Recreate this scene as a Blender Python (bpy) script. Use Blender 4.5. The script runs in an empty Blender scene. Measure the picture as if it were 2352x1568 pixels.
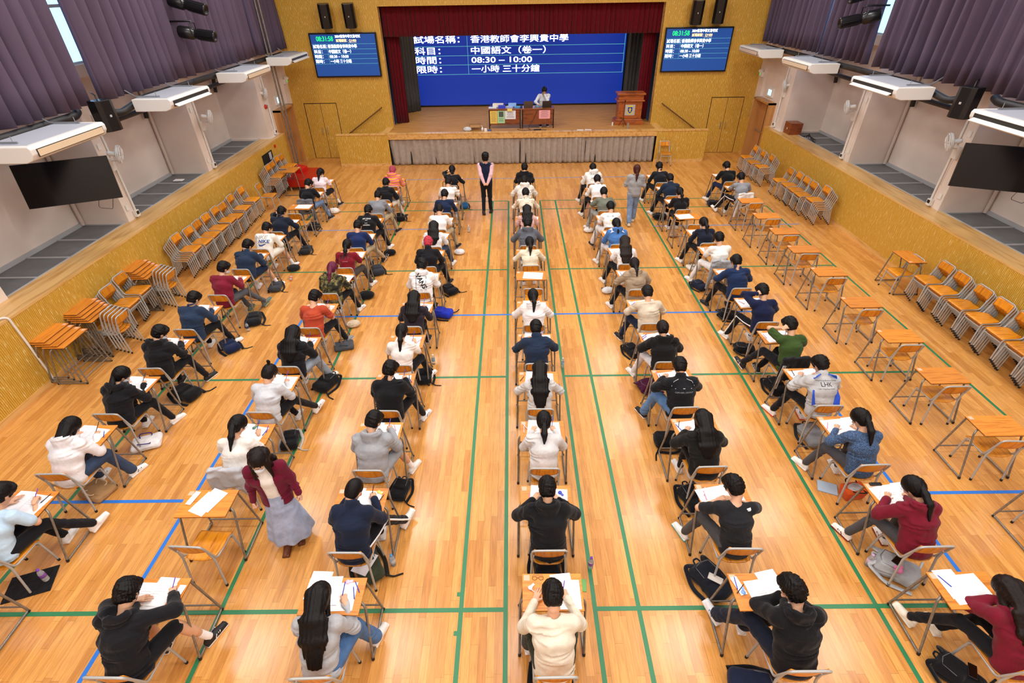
import bpy, bmesh, math, random
import numpy as np
from mathutils import Vector, Matrix, Euler
from mathutils.bvhtree import BVHTree

# ---------------------------------------------------------------- camera
SC = bpy.context.scene
COL = SC.collection
F_PX, PITCH, ROLL, YAW, CAM_H = 1169.97, 0.614698, -0.0163722, -0.0066292, 5.7423
_cp, _sp, _cy, _sy, _cr, _sr = (math.cos(PITCH), math.sin(PITCH), math.cos(YAW), math.sin(YAW), math.cos(ROLL), math.sin(ROLL))
_fwd = Vector((_sy*_cp, _cy*_cp, -_sp)); _r0 = Vector((_cy, -_sy, 0)); _u0 = _r0.cross(_fwd)
_right = _r0*_cr + _u0*_sr; _up = _u0*_cr - _r0*_sr
cam_d = bpy.data.cameras.new('camera'); cam = bpy.data.objects.new('camera', cam_d); COL.objects.link(cam)
cam_d.sensor_fit = 'HORIZONTAL'; cam_d.sensor_width = 36.0; cam_d.lens = 36.0*F_PX/2352.0
cam_d.clip_start = .05; cam_d.clip_end = 200
M = Matrix((( _right.x, _up.x, -_fwd.x, 0), (_right.y, _up.y, -_fwd.y, 0), (_right.z, _up.z, -_fwd.z, CAM_H), (0, 0, 0, 1)))
cam.matrix_world = M
SC.camera = cam

# ---------------------------------------------------------------- world, exposure
world = bpy.data.worlds.new('world'); SC.world = world; world.use_nodes = True
_bg = world.node_tree.nodes['Background']; _bg.inputs[0].default_value = (.34, .60, 1, 1); _bg.inputs[1].default_value = 2.6
SC.view_settings.view_transform = 'Standard'; SC.view_settings.look = 'None'
SC.view_settings.exposure = 0.0; SC.view_settings.gamma = 1.0; SC.view_settings.use_curve_mapping = False

# ---------------------------------------------------------------- ceiling lamps (area lights of the hall's panels)
XC = .425; XL, XR = -8.25, 9.10; YB = 21.2; CEIL = 7.8
LAMPS = [(x, y) for x in (-6.6, -3.1, .425, 3.95, 7.45) for y in (-1.5, 2.2, 5.9, 9.6, 13.3, 17.0)]
LAMP_W = 82.0
for _x, _y in LAMPS:
    ld = bpy.data.lights.new('ceiling_lamp_light', 'AREA'); ld.shape = 'RECTANGLE'; ld.size = 1.2; ld.size_y = 1.2
    ld.energy = LAMP_W; ld.color = (1.0, 1.0, .99)
    lo = bpy.data.objects.new('ceiling_lamp_light', ld); COL.objects.link(lo); lo.location = (_x, _y, CEIL-.09)
for _x in (-2.5, 3.3):
    ld = bpy.data.lights.new('stage_lamp_light', 'AREA'); ld.shape = 'RECTANGLE'; ld.size = 1.6; ld.size_y = .4
    ld.energy = 45; ld.color = (1, .93, .84)
    lo = bpy.data.objects.new('stage_lamp_light', ld); COL.objects.link(lo); lo.location = (_x, 23.0, 5.55)

# ---------------------------------------------------------------- helpers
def lin(c):
    return c/12.92 if c <= .04045 else ((c+.055)/1.055)**2.4
def C(h):
    h = h.lstrip('#'); return tuple(lin(int(h[i:i+2], 16)/255) for i in (0, 2, 4)) + (1.0,)
MATS = {}
def nodes(name):
    m = bpy.data.materials.new(name); m.use_nodes = True
    nt = m.node_tree; b = nt.nodes['Principled BSDF']; return m, nt, b
def N(nt, t, **kw):
    n = nt.nodes.new(t)
    for k, v in kw.items():
        if k.startswith('i_'): n.inputs[k[2:].replace('_', ' ')].default_value = v
        else: setattr(n, k, v)
    return n
def coords(nt, scale=(1, 1, 1), out='Object', rot=(0, 0, 0)):
    tc = N(nt, 'ShaderNodeTexCoord'); mp = N(nt, 'ShaderNodeMapping'); mp.inputs['Scale'].default_value = scale; mp.inputs['Rotation'].default_value = rot
    nt.links.new(tc.outputs[out], mp.inputs[0]); return mp.outputs[0]
def ramp(nt, fac, stops, interp='LINEAR'):
    r = N(nt, 'ShaderNodeValToRGB'); cr = r.color_ramp; cr.interpolation = interp
    while len(cr.elements) < len(stops): cr.elements.new(.5)
    for e, (p, c) in zip(cr.elements, stops): e.position = p; e.color = c
    nt.links.new(fac, r.inputs[0]); return r.outputs[0]
def bump(nt, b, h, strength=.3, dist=.01):
    bp = N(nt, 'ShaderNodeBump'); bp.inputs['Strength'].default_value = strength; bp.inputs['Distance'].default_value = dist
    nt.links.new(h, bp.inputs['Height']); nt.links.new(bp.outputs[0], b.inputs['Normal'])
def mul(c, k): return (min(1, c[0]*k), min(1, c[1]*k), min(1, c[2]*k), 1)
def plain(name, col, rough=.5, metal=0.0, emis=None, es=1.0, alpha=None, trans=0.0, noise=0.0, scale=6):
    if name in MATS: return MATS[name]
    m, nt, b = nodes(name); col = C(col) if isinstance(col, str) else col
    b.inputs['Base Color'].default_value = col; b.inputs['Roughness'].default_value = rough; b.inputs['Metallic'].default_value = metal
    if noise:
        n = N(nt, 'ShaderNodeTexNoise'); n.inputs['Scale'].default_value = scale; n.inputs['Detail'].default_value = 4
        nt.links.new(coords(nt), n.inputs['Vector'])
        nt.links.new(ramp(nt, n.outputs[0], [(.3, mul(col, 1-noise)), (.7, mul(col, 1+noise))]), b.inputs['Base Color'])
    if emis: b.inputs['Emission Color'].default_value = C(emis); b.inputs['Emission Strength'].default_value = es
    if trans: b.inputs['Transmission Weight'].default_value = trans
    MATS[name] = m; return m
def fabric(col, kind='knit'):
    key = 'fabric_%s_%s' % (kind, col)
    if key in MATS: return MATS[key]
    m, nt, b = nodes(key); c = C(col)
    b.inputs['Roughness'].default_value = .95; b.inputs['Specular IOR Level'].default_value = .12
    n = N(nt, 'ShaderNodeTexNoise'); n.inputs['Scale'].default_value = 9; n.inputs['Detail'].default_value = 5
    nt.links.new(coords(nt), n.inputs['Vector'])
    v = .1 if kind == 'knit' else .22
    nt.links.new(ramp(nt, n.outputs[0], [(.3, mul(c, 1-v)), (.7, mul(c, 1+v))]), b.inputs['Base Color'])
    n2 = N(nt, 'ShaderNodeTexNoise'); n2.inputs['Scale'].default_value = 14; n2.inputs['Detail'].default_value = 2
    nt.links.new(coords(nt, (1, 1, .45)), n2.inputs['Vector'])
    if kind == 'tweed':
        n3 = N(nt, 'ShaderNodeTexNoise'); n3.inputs['Scale'].default_value = 110; nt.links.new(coords(nt), n3.inputs['Vector'])
        nt.links.new(ramp(nt, n3.outputs[0], [(.38, mul(c, .45)), (.62, mul(c, 2.1))]), b.inputs['Base Color'])
    bump(nt, b, n2.outputs[0], .7, .02)
    b.inputs['Sheen Weight'].default_value = .12
    MATS[key] = m; return m
def wood(name, dark, light, axis=(1, 8, 8), rough=.35, scale=5, vary=.12, coat=.25):
    if name in MATS: return MATS[name]
    m, nt, b = nodes(name); d, l = C(dark), C(light)
    n = N(nt, 'ShaderNodeTexNoise'); n.inputs['Scale'].default_value = scale; n.inputs['Detail'].default_value = 6; n.inputs['Distortion'].default_value = .6
    oi = N(nt, 'ShaderNodeObjectInfo'); add = N(nt, 'ShaderNodeVectorMath', operation='ADD')
    sc = N(nt, 'ShaderNodeMath', operation='MULTIPLY'); sc.inputs[1].default_value = 37; nt.links.new(oi.outputs['Random'], sc.inputs[0])
    nt.links.new(coords(nt, axis), add.inputs[0]); nt.links.new(sc.outputs[0], add.inputs[1]); nt.links.new(add.outputs[0], n.inputs['Vector'])
    col = ramp(nt, n.outputs[0], [(.32, d), (.5, l), (.68, mul(l, 1.08))])
    hs = N(nt, 'ShaderNodeHueSaturation'); mr = N(nt, 'ShaderNodeMapRange'); mr.inputs['To Min'].default_value = 1-vary; mr.inputs['To Max'].default_value = 1+vary
    nt.links.new(oi.outputs['Random'], mr.inputs[0]); nt.links.new(mr.outputs[0], hs.inputs['Value']); nt.links.new(col, hs.inputs['Color'])
    nt.links.new(hs.outputs[0], b.inputs['Base Color']); b.inputs['Roughness'].default_value = rough; b.inputs['Coat Weight'].default_value = coat
    b.inputs['Coat Roughness'].default_value = .2
    MATS[name] = m; return m

class MB:
    """collects shapes and links them as one mesh object"""
    def __init__(s): s.v = []; s.f = []; s.m = []; s.sm = []
    def add(s, vs, fs, mi=0, smooth=False):
        o = len(s.v); s.v += [tuple(map(float, v)) for v in vs]
        for f in fs: s.f.append(tuple(o+i for i in f)); s.m.append(mi); s.sm.append(smooth)
        return s
    def box(s, x0, x1, y0, y1, z0, z1, mi=0):
        vs = [(x, y, z) for z in (z0, z1) for y in (y0, y1) for x in (x0, x1)]
        return s.add(vs, [(0, 2, 3, 1), (4, 5, 7, 6), (0, 1, 5, 4), (2, 6, 7, 3), (0, 4, 6, 2), (1, 3, 7, 5)], mi)
    def obox(s, M4, sx, sy, sz, mi=0):
        vs = [M4 @ Vector((x*sx/2, y*sy/2, z*sz/2)) for z in (-1, 1) for y in (-1, 1) for x in (-1, 1)]
        return s.add(vs, [(0, 2, 3, 1), (4, 5, 7, 6), (0, 1, 5, 4), (2, 6, 7, 3), (0, 4, 6, 2), (1, 3, 7, 5)], mi)
    def quad(s, a, b, c, d, mi=0): return s.add([a, b, c, d], [(0, 1, 2, 3)], mi)
    def tube(s, pts, r, seg=8, mi=0, caps=True, closed=False):
        P = [Vector(p) for p in pts]; n = len(P); rs = r if isinstance(r, (list, tuple)) else [r]*n
        rings = []; prev = None
        for i, p in enumerate(P):
            if closed: t = (P[(i+1) % n]-P[i-1])
            else: t = P[min(i+1, n-1)]-P[max(i-1, 0)]
            t.normalize()
            if prev is None:
                a = Vector((0, 0, 1)) if abs(t.z) < .9 else Vector((1, 0, 0)); u = t.cross(a).normalized()
            else:
                u = (prev - t*prev.dot(t)); u = u.normalized() if u.length > 1e-6 else t.orthogonal().normalized()
            prev = u; w = t.cross(u)
            rings.append([p+(u*math.cos(2*math.pi*k/seg)+w*math.sin(2*math.pi*k/seg))*rs[i] for k in range(seg)])
        vs = [v for R in rings for v in R]; fs = []
        for i in range(n if closed else n-1):
            j = (i+1) % n
            for k in range(seg): fs.append((i*seg+k, i*seg+(k+1) % seg, j*seg+(k+1) % seg, j*seg+k))
        s.add(vs, fs, mi, True)
        if caps and not closed:
            s.add(rings[0], [tuple(range(seg))[::-1]], mi); s.add(rings[-1], [tuple(range(seg))], mi)
        return s
    def cyl(s, a, b, r, r2=None, seg=16, mi=0): return s.tube([a, b], [r, r if r2 is None else r2], seg, mi)
    def lathe(s, prof, seg=20, mi=0, T=None):
        T = T or Matrix(); vs = []; fs = []
        for (r, z) in prof:
            for k in range(seg): vs.append(T @ Vector((r*math.cos(2*math.pi*k/seg), r*math.sin(2*math.pi*k/seg), z)))
        for i in range(len(prof)-1):
            for k in range(seg): fs.append((i*seg+k, i*seg+(k+1) % seg, (i+1)*seg+(k+1) % seg, (i+1)*seg+k))
        return s.add(vs, fs, mi, True)
    def prism(s, poly, T, h, mi=0):
        """poly in local xy extruded along local z by h, placed by T"""
        n = len(poly); vs = [T @ Vector((x, y, 0)) for x, y in poly]+[T @ Vector((x, y, h)) for x, y in poly]
        fs = [tuple(range(n))[::-1], tuple(range(n, 2*n))]+[(i, (i+1) % n, n+(i+1) % n, n+i) for i in range(n)]
        return s.add(vs, fs, mi)
    def build(s, name, mats, parent=None, loc=None, bevel=0):
        me = bpy.data.meshes.new(name); me.from_pydata(s.v, [], s.f)
        mats = mats if isinstance(mats, (list, tuple)) else [mats]
        for m in mats: me.materials.append(m)
        me.polygons.foreach_set('material_index', s.m); me.polygons.foreach_set('use_smooth', s.sm)
        me.update()
        o = bpy.data.objects.new(name, me); COL.objects.link(o)
        if parent: o.parent = parent
        if loc: o.location = loc
        if bevel:
            md = o.modifiers.new('bevel', 'BEVEL'); md.width = bevel; md.segments = 2; md.limit_method = 'ANGLE'
        return o
def empty(name, loc=(0, 0, 0), rz=0):
    o = bpy.data.objects.new(name, None); COL.objects.link(o); o.location = loc; o.rotation_euler = (0, 0, rz); o.empty_display_size = .1; return o
def tag(o, label=None, cat=None, group=None, kind=None):
    if label: o['label'] = label
    if cat: o['category'] = cat
    if group: o['group'] = group
    if kind: o['kind'] = kind
    return o
KIDS = {}
def kids(o): return [c for c in (KIDS.get(o.name) or o.children)]
def copy_tree(o, parent=None, ch=None):
    c = o.copy(); COL.objects.link(c)
    if parent: c.parent = parent
    for k in o.children: copy_tree(k, c)
    return c
def struct(o): o['kind'] = 'structure'; return o
def rot_z(p, a): return (p[0]*math.cos(a)-p[1]*math.sin(a), p[0]*math.sin(a)+p[1]*math.cos(a), p[2])
def bez(pts, k=6):
    """round the corners of a polyline: each inner point (x,y,z,r) becomes an arc"""
    out = [Vector(pts[0][:3])]
    for i in range(1, len(pts)-1):
        p = Vector(pts[i][:3]); r = pts[i][3] if len(pts[i]) > 3 else 0
        a = Vector(pts[i-1][:3]); b = Vector(pts[i+1][:3])
        if not r: out.append(p); continue
        pa = p+(a-p).normalized()*r; pb = p+(b-p).normalized()*r
        for j in range(k+1):
            t = j/k; out.append(pa*(1-t)**2+p*2*t*(1-t)+pb*t*t)
    out.append(Vector(pts[-1][:3])); return out
# ---------------------------------------------------------------- signed-distance modelling of bodies, clothes, hair and bags
f4 = np.float32
def A3(p): return np.asarray(p, f4)
def s_cap(P, a, b, r1, r2, ax=None, k=1.0):
    a = A3(a); b = A3(b); ab = b-a; L = float(ab@ab)+1e-9
    t = np.clip(((P-a)@ab)/L, 0, 1); q = P-a-t[:, None]*ab
    if ax is not None:
        u = A3(ax); q = q-((q@u)*(1-1/k))[:, None]*u
    return np.sqrt((q*q).sum(1))-(r1+(r2-r1)*t)
def s_ell(P, c, r, R=None):
    q = P-A3(c)
    if R is not None: q = q@A3(R)
    q = q/A3(r); return (np.sqrt((q*q).sum(1))-1)*min(r)
def s_box(P, c, h, rd=.02, R=None):
    q = P-A3(c)
    if R is not None: q = q@A3(R)
    q = np.abs(q)-(A3(h)-rd); return np.sqrt((np.maximum(q, 0)**2).sum(1))+np.minimum(q.max(1), 0)-rd
def smin(a, b, k):
    h = np.maximum(k-np.abs(a-b), 0)/k; return np.minimum(a, b)-h*h*k*.25
def smax(a, b, k): return -smin(-a, -b, k)
_rs = np.random.RandomState(5)
_WD = _rs.normal(size=(7, 3)).astype(f4); _WP = _rs.uniform(0, 6.28, 7).astype(f4)
def wrinkle(P, amp, freq=22, seed=0, st=(1, 1, .6)):
    q = P*A3(st)*freq+seed*1.7
    q = q+1.1*np.stack([np.sin(q@_WD[3]*.45+_WP[3]), np.sin(q@_WD[4]*.4+_WP[4]), np.sin(q@_WD[5]*.5+_WP[5])], 1)
    w = np.sin(q@_WD[0]*.8+_WP[0])+.8*np.sin(q@_WD[1]*.7+_WP[1]); w = 1-np.abs(w)*1.3
    m = .55+.45*np.sin(q@_WD[6]*.3+_WP[6])
    return -w*m*amp*.7
def surfnet(F, lo, hi, res):
    lo = A3(lo); hi = A3(hi); B = 4
    nb = np.maximum(1, np.ceil((hi-lo)/(res*B)).astype(int)); n = nb*B
    # coarse pass over blocks
    g = [lo[i]+(np.arange(nb[i])+.5)*res*B for i in range(3)]
    X = np.stack(np.meshgrid(*g, indexing='ij'), -1).reshape(-1, 3).astype(f4)
    dc = F(X).reshape(nb)
    near = np.abs(dc) < res*B*1.35
    big = np.repeat(np.repeat(np.repeat(near, B, 0), B, 1), B, 2)
    V = np.repeat(np.repeat(np.repeat(dc, B, 0), B, 1), B, 2).astype(f4)
    idx = np.argwhere(big)
    if len(idx) == 0: return np.zeros((0, 3), f4), np.zeros((0, 4), int)
    V[big] = F((lo+(idx+.5)*res).astype(f4))
    V[0] = V[-1] = abs(res); V[:, 0] = V[:, -1] = abs(res); V[:, :, 0] = V[:, :, -1] = abs(res)
    S = V < 0
    acc = np.zeros((n[0]-1, n[1]-1, n[2]-1, 3), f4); cnt = np.zeros((n[0]-1, n[1]-1, n[2]-1), f4)
    crossings = []
    for ax in range(3):
        sl0 = [slice(None)]*3; sl1 = [slice(None)]*3; sl0[ax] = slice(0, -1); sl1[ax] = slice(1, None)
        a = V[tuple(sl0)]; b = V[tuple(sl1)]; cr = S[tuple(sl0)] != S[tuple(sl1)]
        I = np.argwhere(cr); t = a[cr]/(a[cr]-b[cr]+1e-12)
        P = I.astype(f4); P[:, ax] += t
        o1, o2 = [(1, 2), (2, 0), (0, 1)][ax]
        for d1 in (0, -1):
            for d2 in (0, -1):
                J = I.copy(); J[:, o1] += d1; J[:, o2] += d2
                ok = ((J >= 0) & (J < np.array(acc.shape[:3]))).all(1)
                np.add.at(acc, tuple(J[ok].T), P[ok]); np.add.at(cnt, tuple(J[ok].T), 1)
        crossings.append((I, S[tuple(sl0)][cr], o1, o2))
    vid = -np.ones(cnt.shape, int); m = cnt > 0; vid[m] = np.arange(m.sum())
    verts = lo+((acc[m]/cnt[m][:, None])+.5)*res
    faces = []
    for I, sg, o1, o2 in crossings:
        c = []
        ok = (I[:, o1] > 0) & (I[:, o2] > 0) & (I < np.array(cnt.shape)).all(1)
        I = I[ok]; sg = sg[ok]
        for d1, d2 in ((-1, -1), (0, -1), (0, 0), (-1, 0)):
            J = I.copy(); J[:, o1] += d1; J[:, o2] += d2; c.append(vid[tuple(J.T)])
        Q = np.stack(c, 1); Q[~sg] = Q[~sg][:, ::-1]; faces.append(Q)
    Fq = np.concatenate(faces); Fq = Fq[(Fq >= 0).all(1)]
    return verts.astype(f4), Fq
def np_mesh(name, parts, mats, smooth=True):
    """parts: list of (verts, quads, material index)"""
    V = np.concatenate([p[0] for p in parts]); off = 0; Q = []; MI = []
    for p in parts:
        Q.append(p[1]+off); off += len(p[0]); MI.append(np.full(len(p[1]), p[2], np.int32))
    Q = np.concatenate(Q); MI = np.concatenate(MI)
    me = bpy.data.meshes.new(name); me.vertices.add(len(V)); me.vertices.foreach_set('co', V.astype(f4).ravel())
    me.loops.add(Q.size); me.loops.foreach_set('vertex_index', Q.astype(np.int32).ravel())
    me.polygons.add(len(Q)); me.polygons.foreach_set('loop_start', np.arange(0, Q.size, 4, dtype=np.int32))
    me.polygons.foreach_set('loop_total', np.full(len(Q), 4, np.int32)) if bpy.app.version < (4, 1) else None
    for m in (mats if isinstance(mats, (list, tuple)) else [mats]): me.materials.append(m)
    me.polygons.foreach_set('material_index', MI); me.polygons.foreach_set('use_smooth', np.full(len(Q), smooth))
    me.update(calc_edges=True); me.validate(); return me
def obj(name, me, parent=None):
    o = bpy.data.objects.new(name, me); COL.objects.link(o)
    if parent: o.parent = parent
    return o
def bounds(prims, pad):
    P = []
    for p in prims: P += [np.array(p[0])-p[2]*p[4]-pad, np.array(p[0])+p[2]*p[4]+pad, np.array(p[1])-p[3]*p[4]-pad, np.array(p[1])+p[3]*p[4]+pad]
    P = np.array(P); return P.min(0), P.max(0)
def prim_fn(prims, k=.04, wr=0, seed=0, post=None, freq=22, st=(1, 1, .6)):
    """prims: (a, b, r1, r2, flatk, axis[, k])"""
    def F(P):
        d = None
        for p in prims:
            e = s_cap(P, p[0], p[1], p[2], p[3], p[5] if len(p) > 5 else None, p[4])
            kk = p[6] if len(p) > 6 else k
            d = e if d is None else smin(d, e, kk)
        if post: d = post(P, d)
        if wr: d = d+wrinkle(P, wr, freq, seed, st)
        return d
    return F
def R3(pitch=0, yaw=0, roll=0):
    return np.array((Euler((0, 0, yaw)).to_matrix() @ Euler((-pitch, 0, 0)).to_matrix() @ Euler((0, roll, 0)).to_matrix()), f4)

# -- heads (local: +y face, +z crown, origin between the ears), cached per resolution
_HC = {}
def head_mesh(res):
    if res in _HC: return _HC[res]
    def F(P):
        d = s_ell(P, (0, -.008, .035), (.074, .094, .088))
        d = smin(d, s_ell(P, (0, .022, -.035), (.057, .068, .078)), .04)
        d = smin(d, s_ell(P, (0, .06, -.085), (.026, .024, .02)), .03)
        d = smin(d, s_cap(P, (0, .088, .012), (0, .104, -.022), .008, .013), .015)
        for s in (-1, 1):
            d = smax(d, -s_ell(P, (s*.032, .098, .012), (.02, .017, .013)), .012)
            d = smin(d, s_cap(P, (s*.045, .077, -.02), (s*.03, .086, -.022), .015, .012), .02)
            d = smin(d, s_ell(P, (s*.077, -.004, -.008), (.009, .018, .03)), .008)
        d = smin(d, s_cap(P, (-.018, .09, -.053), (.018, .09, -.053), .007, .007), .01)
        d = smin(d, s_cap(P, (0, -.015, -.04), (0, -.02, -.095), .052, .049), .04)
        return d
    _HC[res] = surfnet(F, (-.11, -.14, -.17), (.11, .14, .15), res); return _HC[res]
_HAIR = {}
def hair_cap(style, res):
    """hair on the skull in head frame; styles: short, spiky, buzz, girl"""
    key = (style, res)
    if key in _HAIR: return _HAIR[key]
    g = .0 if style == 'short' else (-.009 if style == 'buzz' else .002)
    def F(P):
        d = s_ell(P, (0, -.014, .04), (.094+g, .115+g, .106+g))
        d = smin(d, s_ell(P, (0, -.045, -.02), (.083+g, .072+g, .085+g*.5)), .03)
        if style in ('short', 'spiky'):
            d = smin(d, s_ell(P, (0, .05, .085), (.075, .054, .04)), .03)
        face = s_ell(P, (0, .115, -.05), (.085, .095, .115 if style != 'girl' else .1))
        d = smax(d, -face, .012)
        for s in (-1, 1): d = smax(d, -s_ell(P, (s*.09, .012, -.035 if style != 'girl' else -.05), (.03, .03, .04)), .01)
        d = smax(d, (-.082 if style != 'girl' else -.095)-P[:, 2], .02)
        if style != 'buzz':
            a = np.arctan2(P[:, 0], P[:, 1]+.03)
            w = np.sin(a*23+3*np.sin(P[:, 2]*17+P[:, 0]*20))*.0014+np.sin(a*47+P[:, 2]*35)*.0009
            if style == 'spiky': w = w*1.5+wrinkle(P, .007, 70, 9, (1, 1, .7))
            d = d+w+wrinkle(P, .007, 42, 3)+(wrinkle(P, .0055, 85, 8, (1, 1, .8)) if style in ('short', 'spiky') else 0)
        return d
    _HAIR[key] = surfnet(F, (-.14, -.17, -.14), (.14, .15, .19), res); return _HAIR[key]
# -- hands (local: wrist at origin, fingers along +y, back of hand +z, thumb on -x for a right hand)
_HAND = {}
def hand_mesh(pose, res):
    key = (pose, res)
    if key in _HAND: return _HAND[key]
    fb = [(-.028, .088, .0075, .036, .042), (-.009, .094, .008, .04, .048), (.010, .09, .0078, .038, .044), (.027, .08, .007, .03, .034)]
    curl = {'write': (.9, 1.5), 'flat': (.12, .3), 'fist': (1.5, 1.7), 'head': (.35, .6)}[pose]
    pr = [((-.012, .012, 0), (-.016, .078, .002), .020, .017, 1.0, None), ((.010, .012, 0), (.016, .074, 0), .019, .016, 1.0, None), ((0, -.03, 0), (0, .02, 0), .021, .022, 1.0, None)]
    fr = []
    for i, (x, y, r, l1, l2) in enumerate(fb):
        c1 = curl[0]*(1+.08*i); c2 = c1+curl[1]*(.8+.07*i); a = (x, y-.01, .002); sp = (x/.03)*.12
        b = (x+math.sin(sp)*l1*math.cos(c1), a[1]+l1*math.cos(c1), a[2]-l1*math.sin(c1))
        c = (b[0], b[1]+l2*math.cos(c2), b[2]-l2*math.sin(c2))
        fr += [(a, b, r*1.12, r, 1, None), (b, c, r, r*.82, 1, None)]
    th = {'write': ((-.03, .03, -.008), (-.045, .06, -.028), (-.028, .085, -.038)), 'fist': ((-.03, .03, -.01), (-.04, .06, -.028), (-.012, .075, -.042))}.get(pose, ((-.028, .025, -.004), (-.055, .052, -.01), (-.065, .082, -.012)))
    fr += [(th[0], th[1], .014, .0105, 1, None), (th[1], th[2], .0105, .0085, 1, None)]
    def F(P):
        d = prim_fn(pr, .02)(P); d = smax(d, np.abs(P[:, 2]*1.0)-.016, .01)
        for f in fr: d = smin(d, s_cap(P, f[0], f[1], f[2], f[3]), .005)
        return d
    _HAND[key] = surfnet(F, (-.1, -.05, -.09), (.08, .2, .04), res); return _HAND[key]
def xf(mesh, R, t, mirror=False):
    v, q = mesh; v = v.copy()
    if mirror: v[:, 0] *= -1; q = q[:, ::-1]
    return (v@A3(R).T+A3(t), q)
def frame_from(y, zhint):
    y = Vector(y).normalized(); z = Vector(zhint); x = y.cross(z).normalized(); z = x.cross(y)
    return np.array([[x.x, y.x, z.x], [x.y, y.y, z.y], [x.z, y.z, z.z]], f4)
def ik(S, W, l1, l2, hint):
    S = Vector(S); W = Vector(W); d = W-S; L = min(d.length, l1+l2-.004); n = d.normalized(); W = S+n*L
    a = (l1*l1-l2*l2+L*L)/(2*L); h = math.sqrt(max(l1*l1-a*a, 0)); hv = Vector(hint); hv = (hv-n*hv.dot(n)).normalized()
    return S+n*a+hv*h, W
SKIN = {}
def skin_mat(tone='#d9a683'):
    if tone in SKIN: return SKIN[tone]
    m, nt, b = nodes('skin_'+tone); c = C(tone); b.inputs['Roughness'].default_value = .55
    n = N(nt, 'ShaderNodeTexNoise'); n.inputs['Scale'].default_value = 12; nt.links.new(coords(nt), n.inputs['Vector'])
    nt.links.new(ramp(nt, n.outputs[0], [(.3, mul(c, .93)), (.7, mul(c, 1.05))]), b.inputs['Base Color'])
    b.inputs['Subsurface Weight'].default_value = .08; b.inputs['Subsurface Radius'].default_value = (.02, .008, .005)
    SKIN[tone] = m; return m
HAIRM = {}
def hair_mat(col='#0c0a0a'):
    if col in HAIRM: return HAIRM[col]
    m, nt, b = nodes('hair_'+col); c = C(col)
    n = N(nt, 'ShaderNodeTexNoise'); n.inputs['Scale'].default_value = 16; n.inputs['Detail'].default_value = 3
    nt.links.new(coords(nt, (6, 6, .6)), n.inputs['Vector'])
    nt.links.new(ramp(nt, n.outputs[0], [(.35, mul(c, .5)), (.7, mul(c, 1.3))]), b.inputs['Base Color'])
    bump(nt, b, n.outputs[0], .5, .006); b.inputs['Roughness'].default_value = .48; b.inputs['Specular IOR Level'].default_value = .22
    HAIRM[col] = m; return m
def decal(name, src, target_me, center, normal, up, size, mat, parent, off=.004, shear=0, rot=0):
    """print a flat mesh (in its own xy, unit height) onto a garment by following its surface"""
    bv = BVHTree.FromPolygons([v.co for v in target_me.vertices], [tuple(p.vertices) for p in target_me.polygons])
    nn = Vector(normal).normalized(); u = Vector(up); u = (u-nn*u.dot(nn)).normalized(); r = u.cross(nn)
    if rot: q = Matrix.Rotation(rot, 3, nn); u = q @ u; r = q @ r
    vs = []
    for v in src.vertices:
        p = Vector(center)+r*(v.co.x*size+shear*v.co.y*size)+u*(v.co.y*size)+nn*.35
        h = bv.ray_cast(p, -nn, .8)
        vs.append((h[0]+nn*off) if h[0] is not None else p-nn*.35)
    me = bpy.data.meshes.new(name); me.from_pydata(vs, [], [tuple(p.vertices) for p in src.polygons]); me.materials.append(mat); me.update()
    return obj(name, me, parent)
def text_mesh(s, off=.0, ext=0, sub=0, spacing=1.0):
    cu = bpy.data.curves.new('t', 'FONT'); cu.body = s; cu.align_x = 'CENTER'; cu.align_y = 'CENTER'; cu.size = 1; cu.offset = off; cu.extrude = ext
    cu.resolution_u = 3; cu.space_character = spacing
    o = bpy.data.objects.new('t', cu); COL.objects.link(o)
    dg = bpy.context.evaluated_depsgraph_get(); me = bpy.data.meshes.new_from_object(o.evaluated_get(dg))
    bpy.data.objects.remove(o); bpy.data.curves.remove(cu)
    if sub:
        bm = bmesh.new(); bm.from_mesh(me); bmesh.ops.triangulate(bm, faces=bm.faces[:])
        for _ in range(sub): bmesh.ops.subdivide_edges(bm, edges=[e for e in bm.edges if e.calc_length() > .2], cuts=1)
        bm.to_mesh(me); bm.free()
    me.materials.clear(); return me
def curve_band(pts, w):
    """flat band mesh along 2-D points"""
    vs = []; n = len(pts)
    ws = w if isinstance(w, (list, tuple)) else [w]*n
    for i, p in enumerate(pts):
        t = Vector(pts[min(i+1, n-1)])-Vector(pts[max(i-1, 0)]); t.normalize(); nx = Vector((-t.y, t.x))*ws[i]/2
        vs += [(p[0]+nx.x, p[1]+nx.y, 0), (p[0]-nx.x, p[1]-nx.y, 0)]
    me = bpy.data.meshes.new('band'); me.from_pydata(vs, [], [(2*i, 2*i+1, 2*i+3, 2*i+2) for i in range(n-1)]); return me
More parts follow.
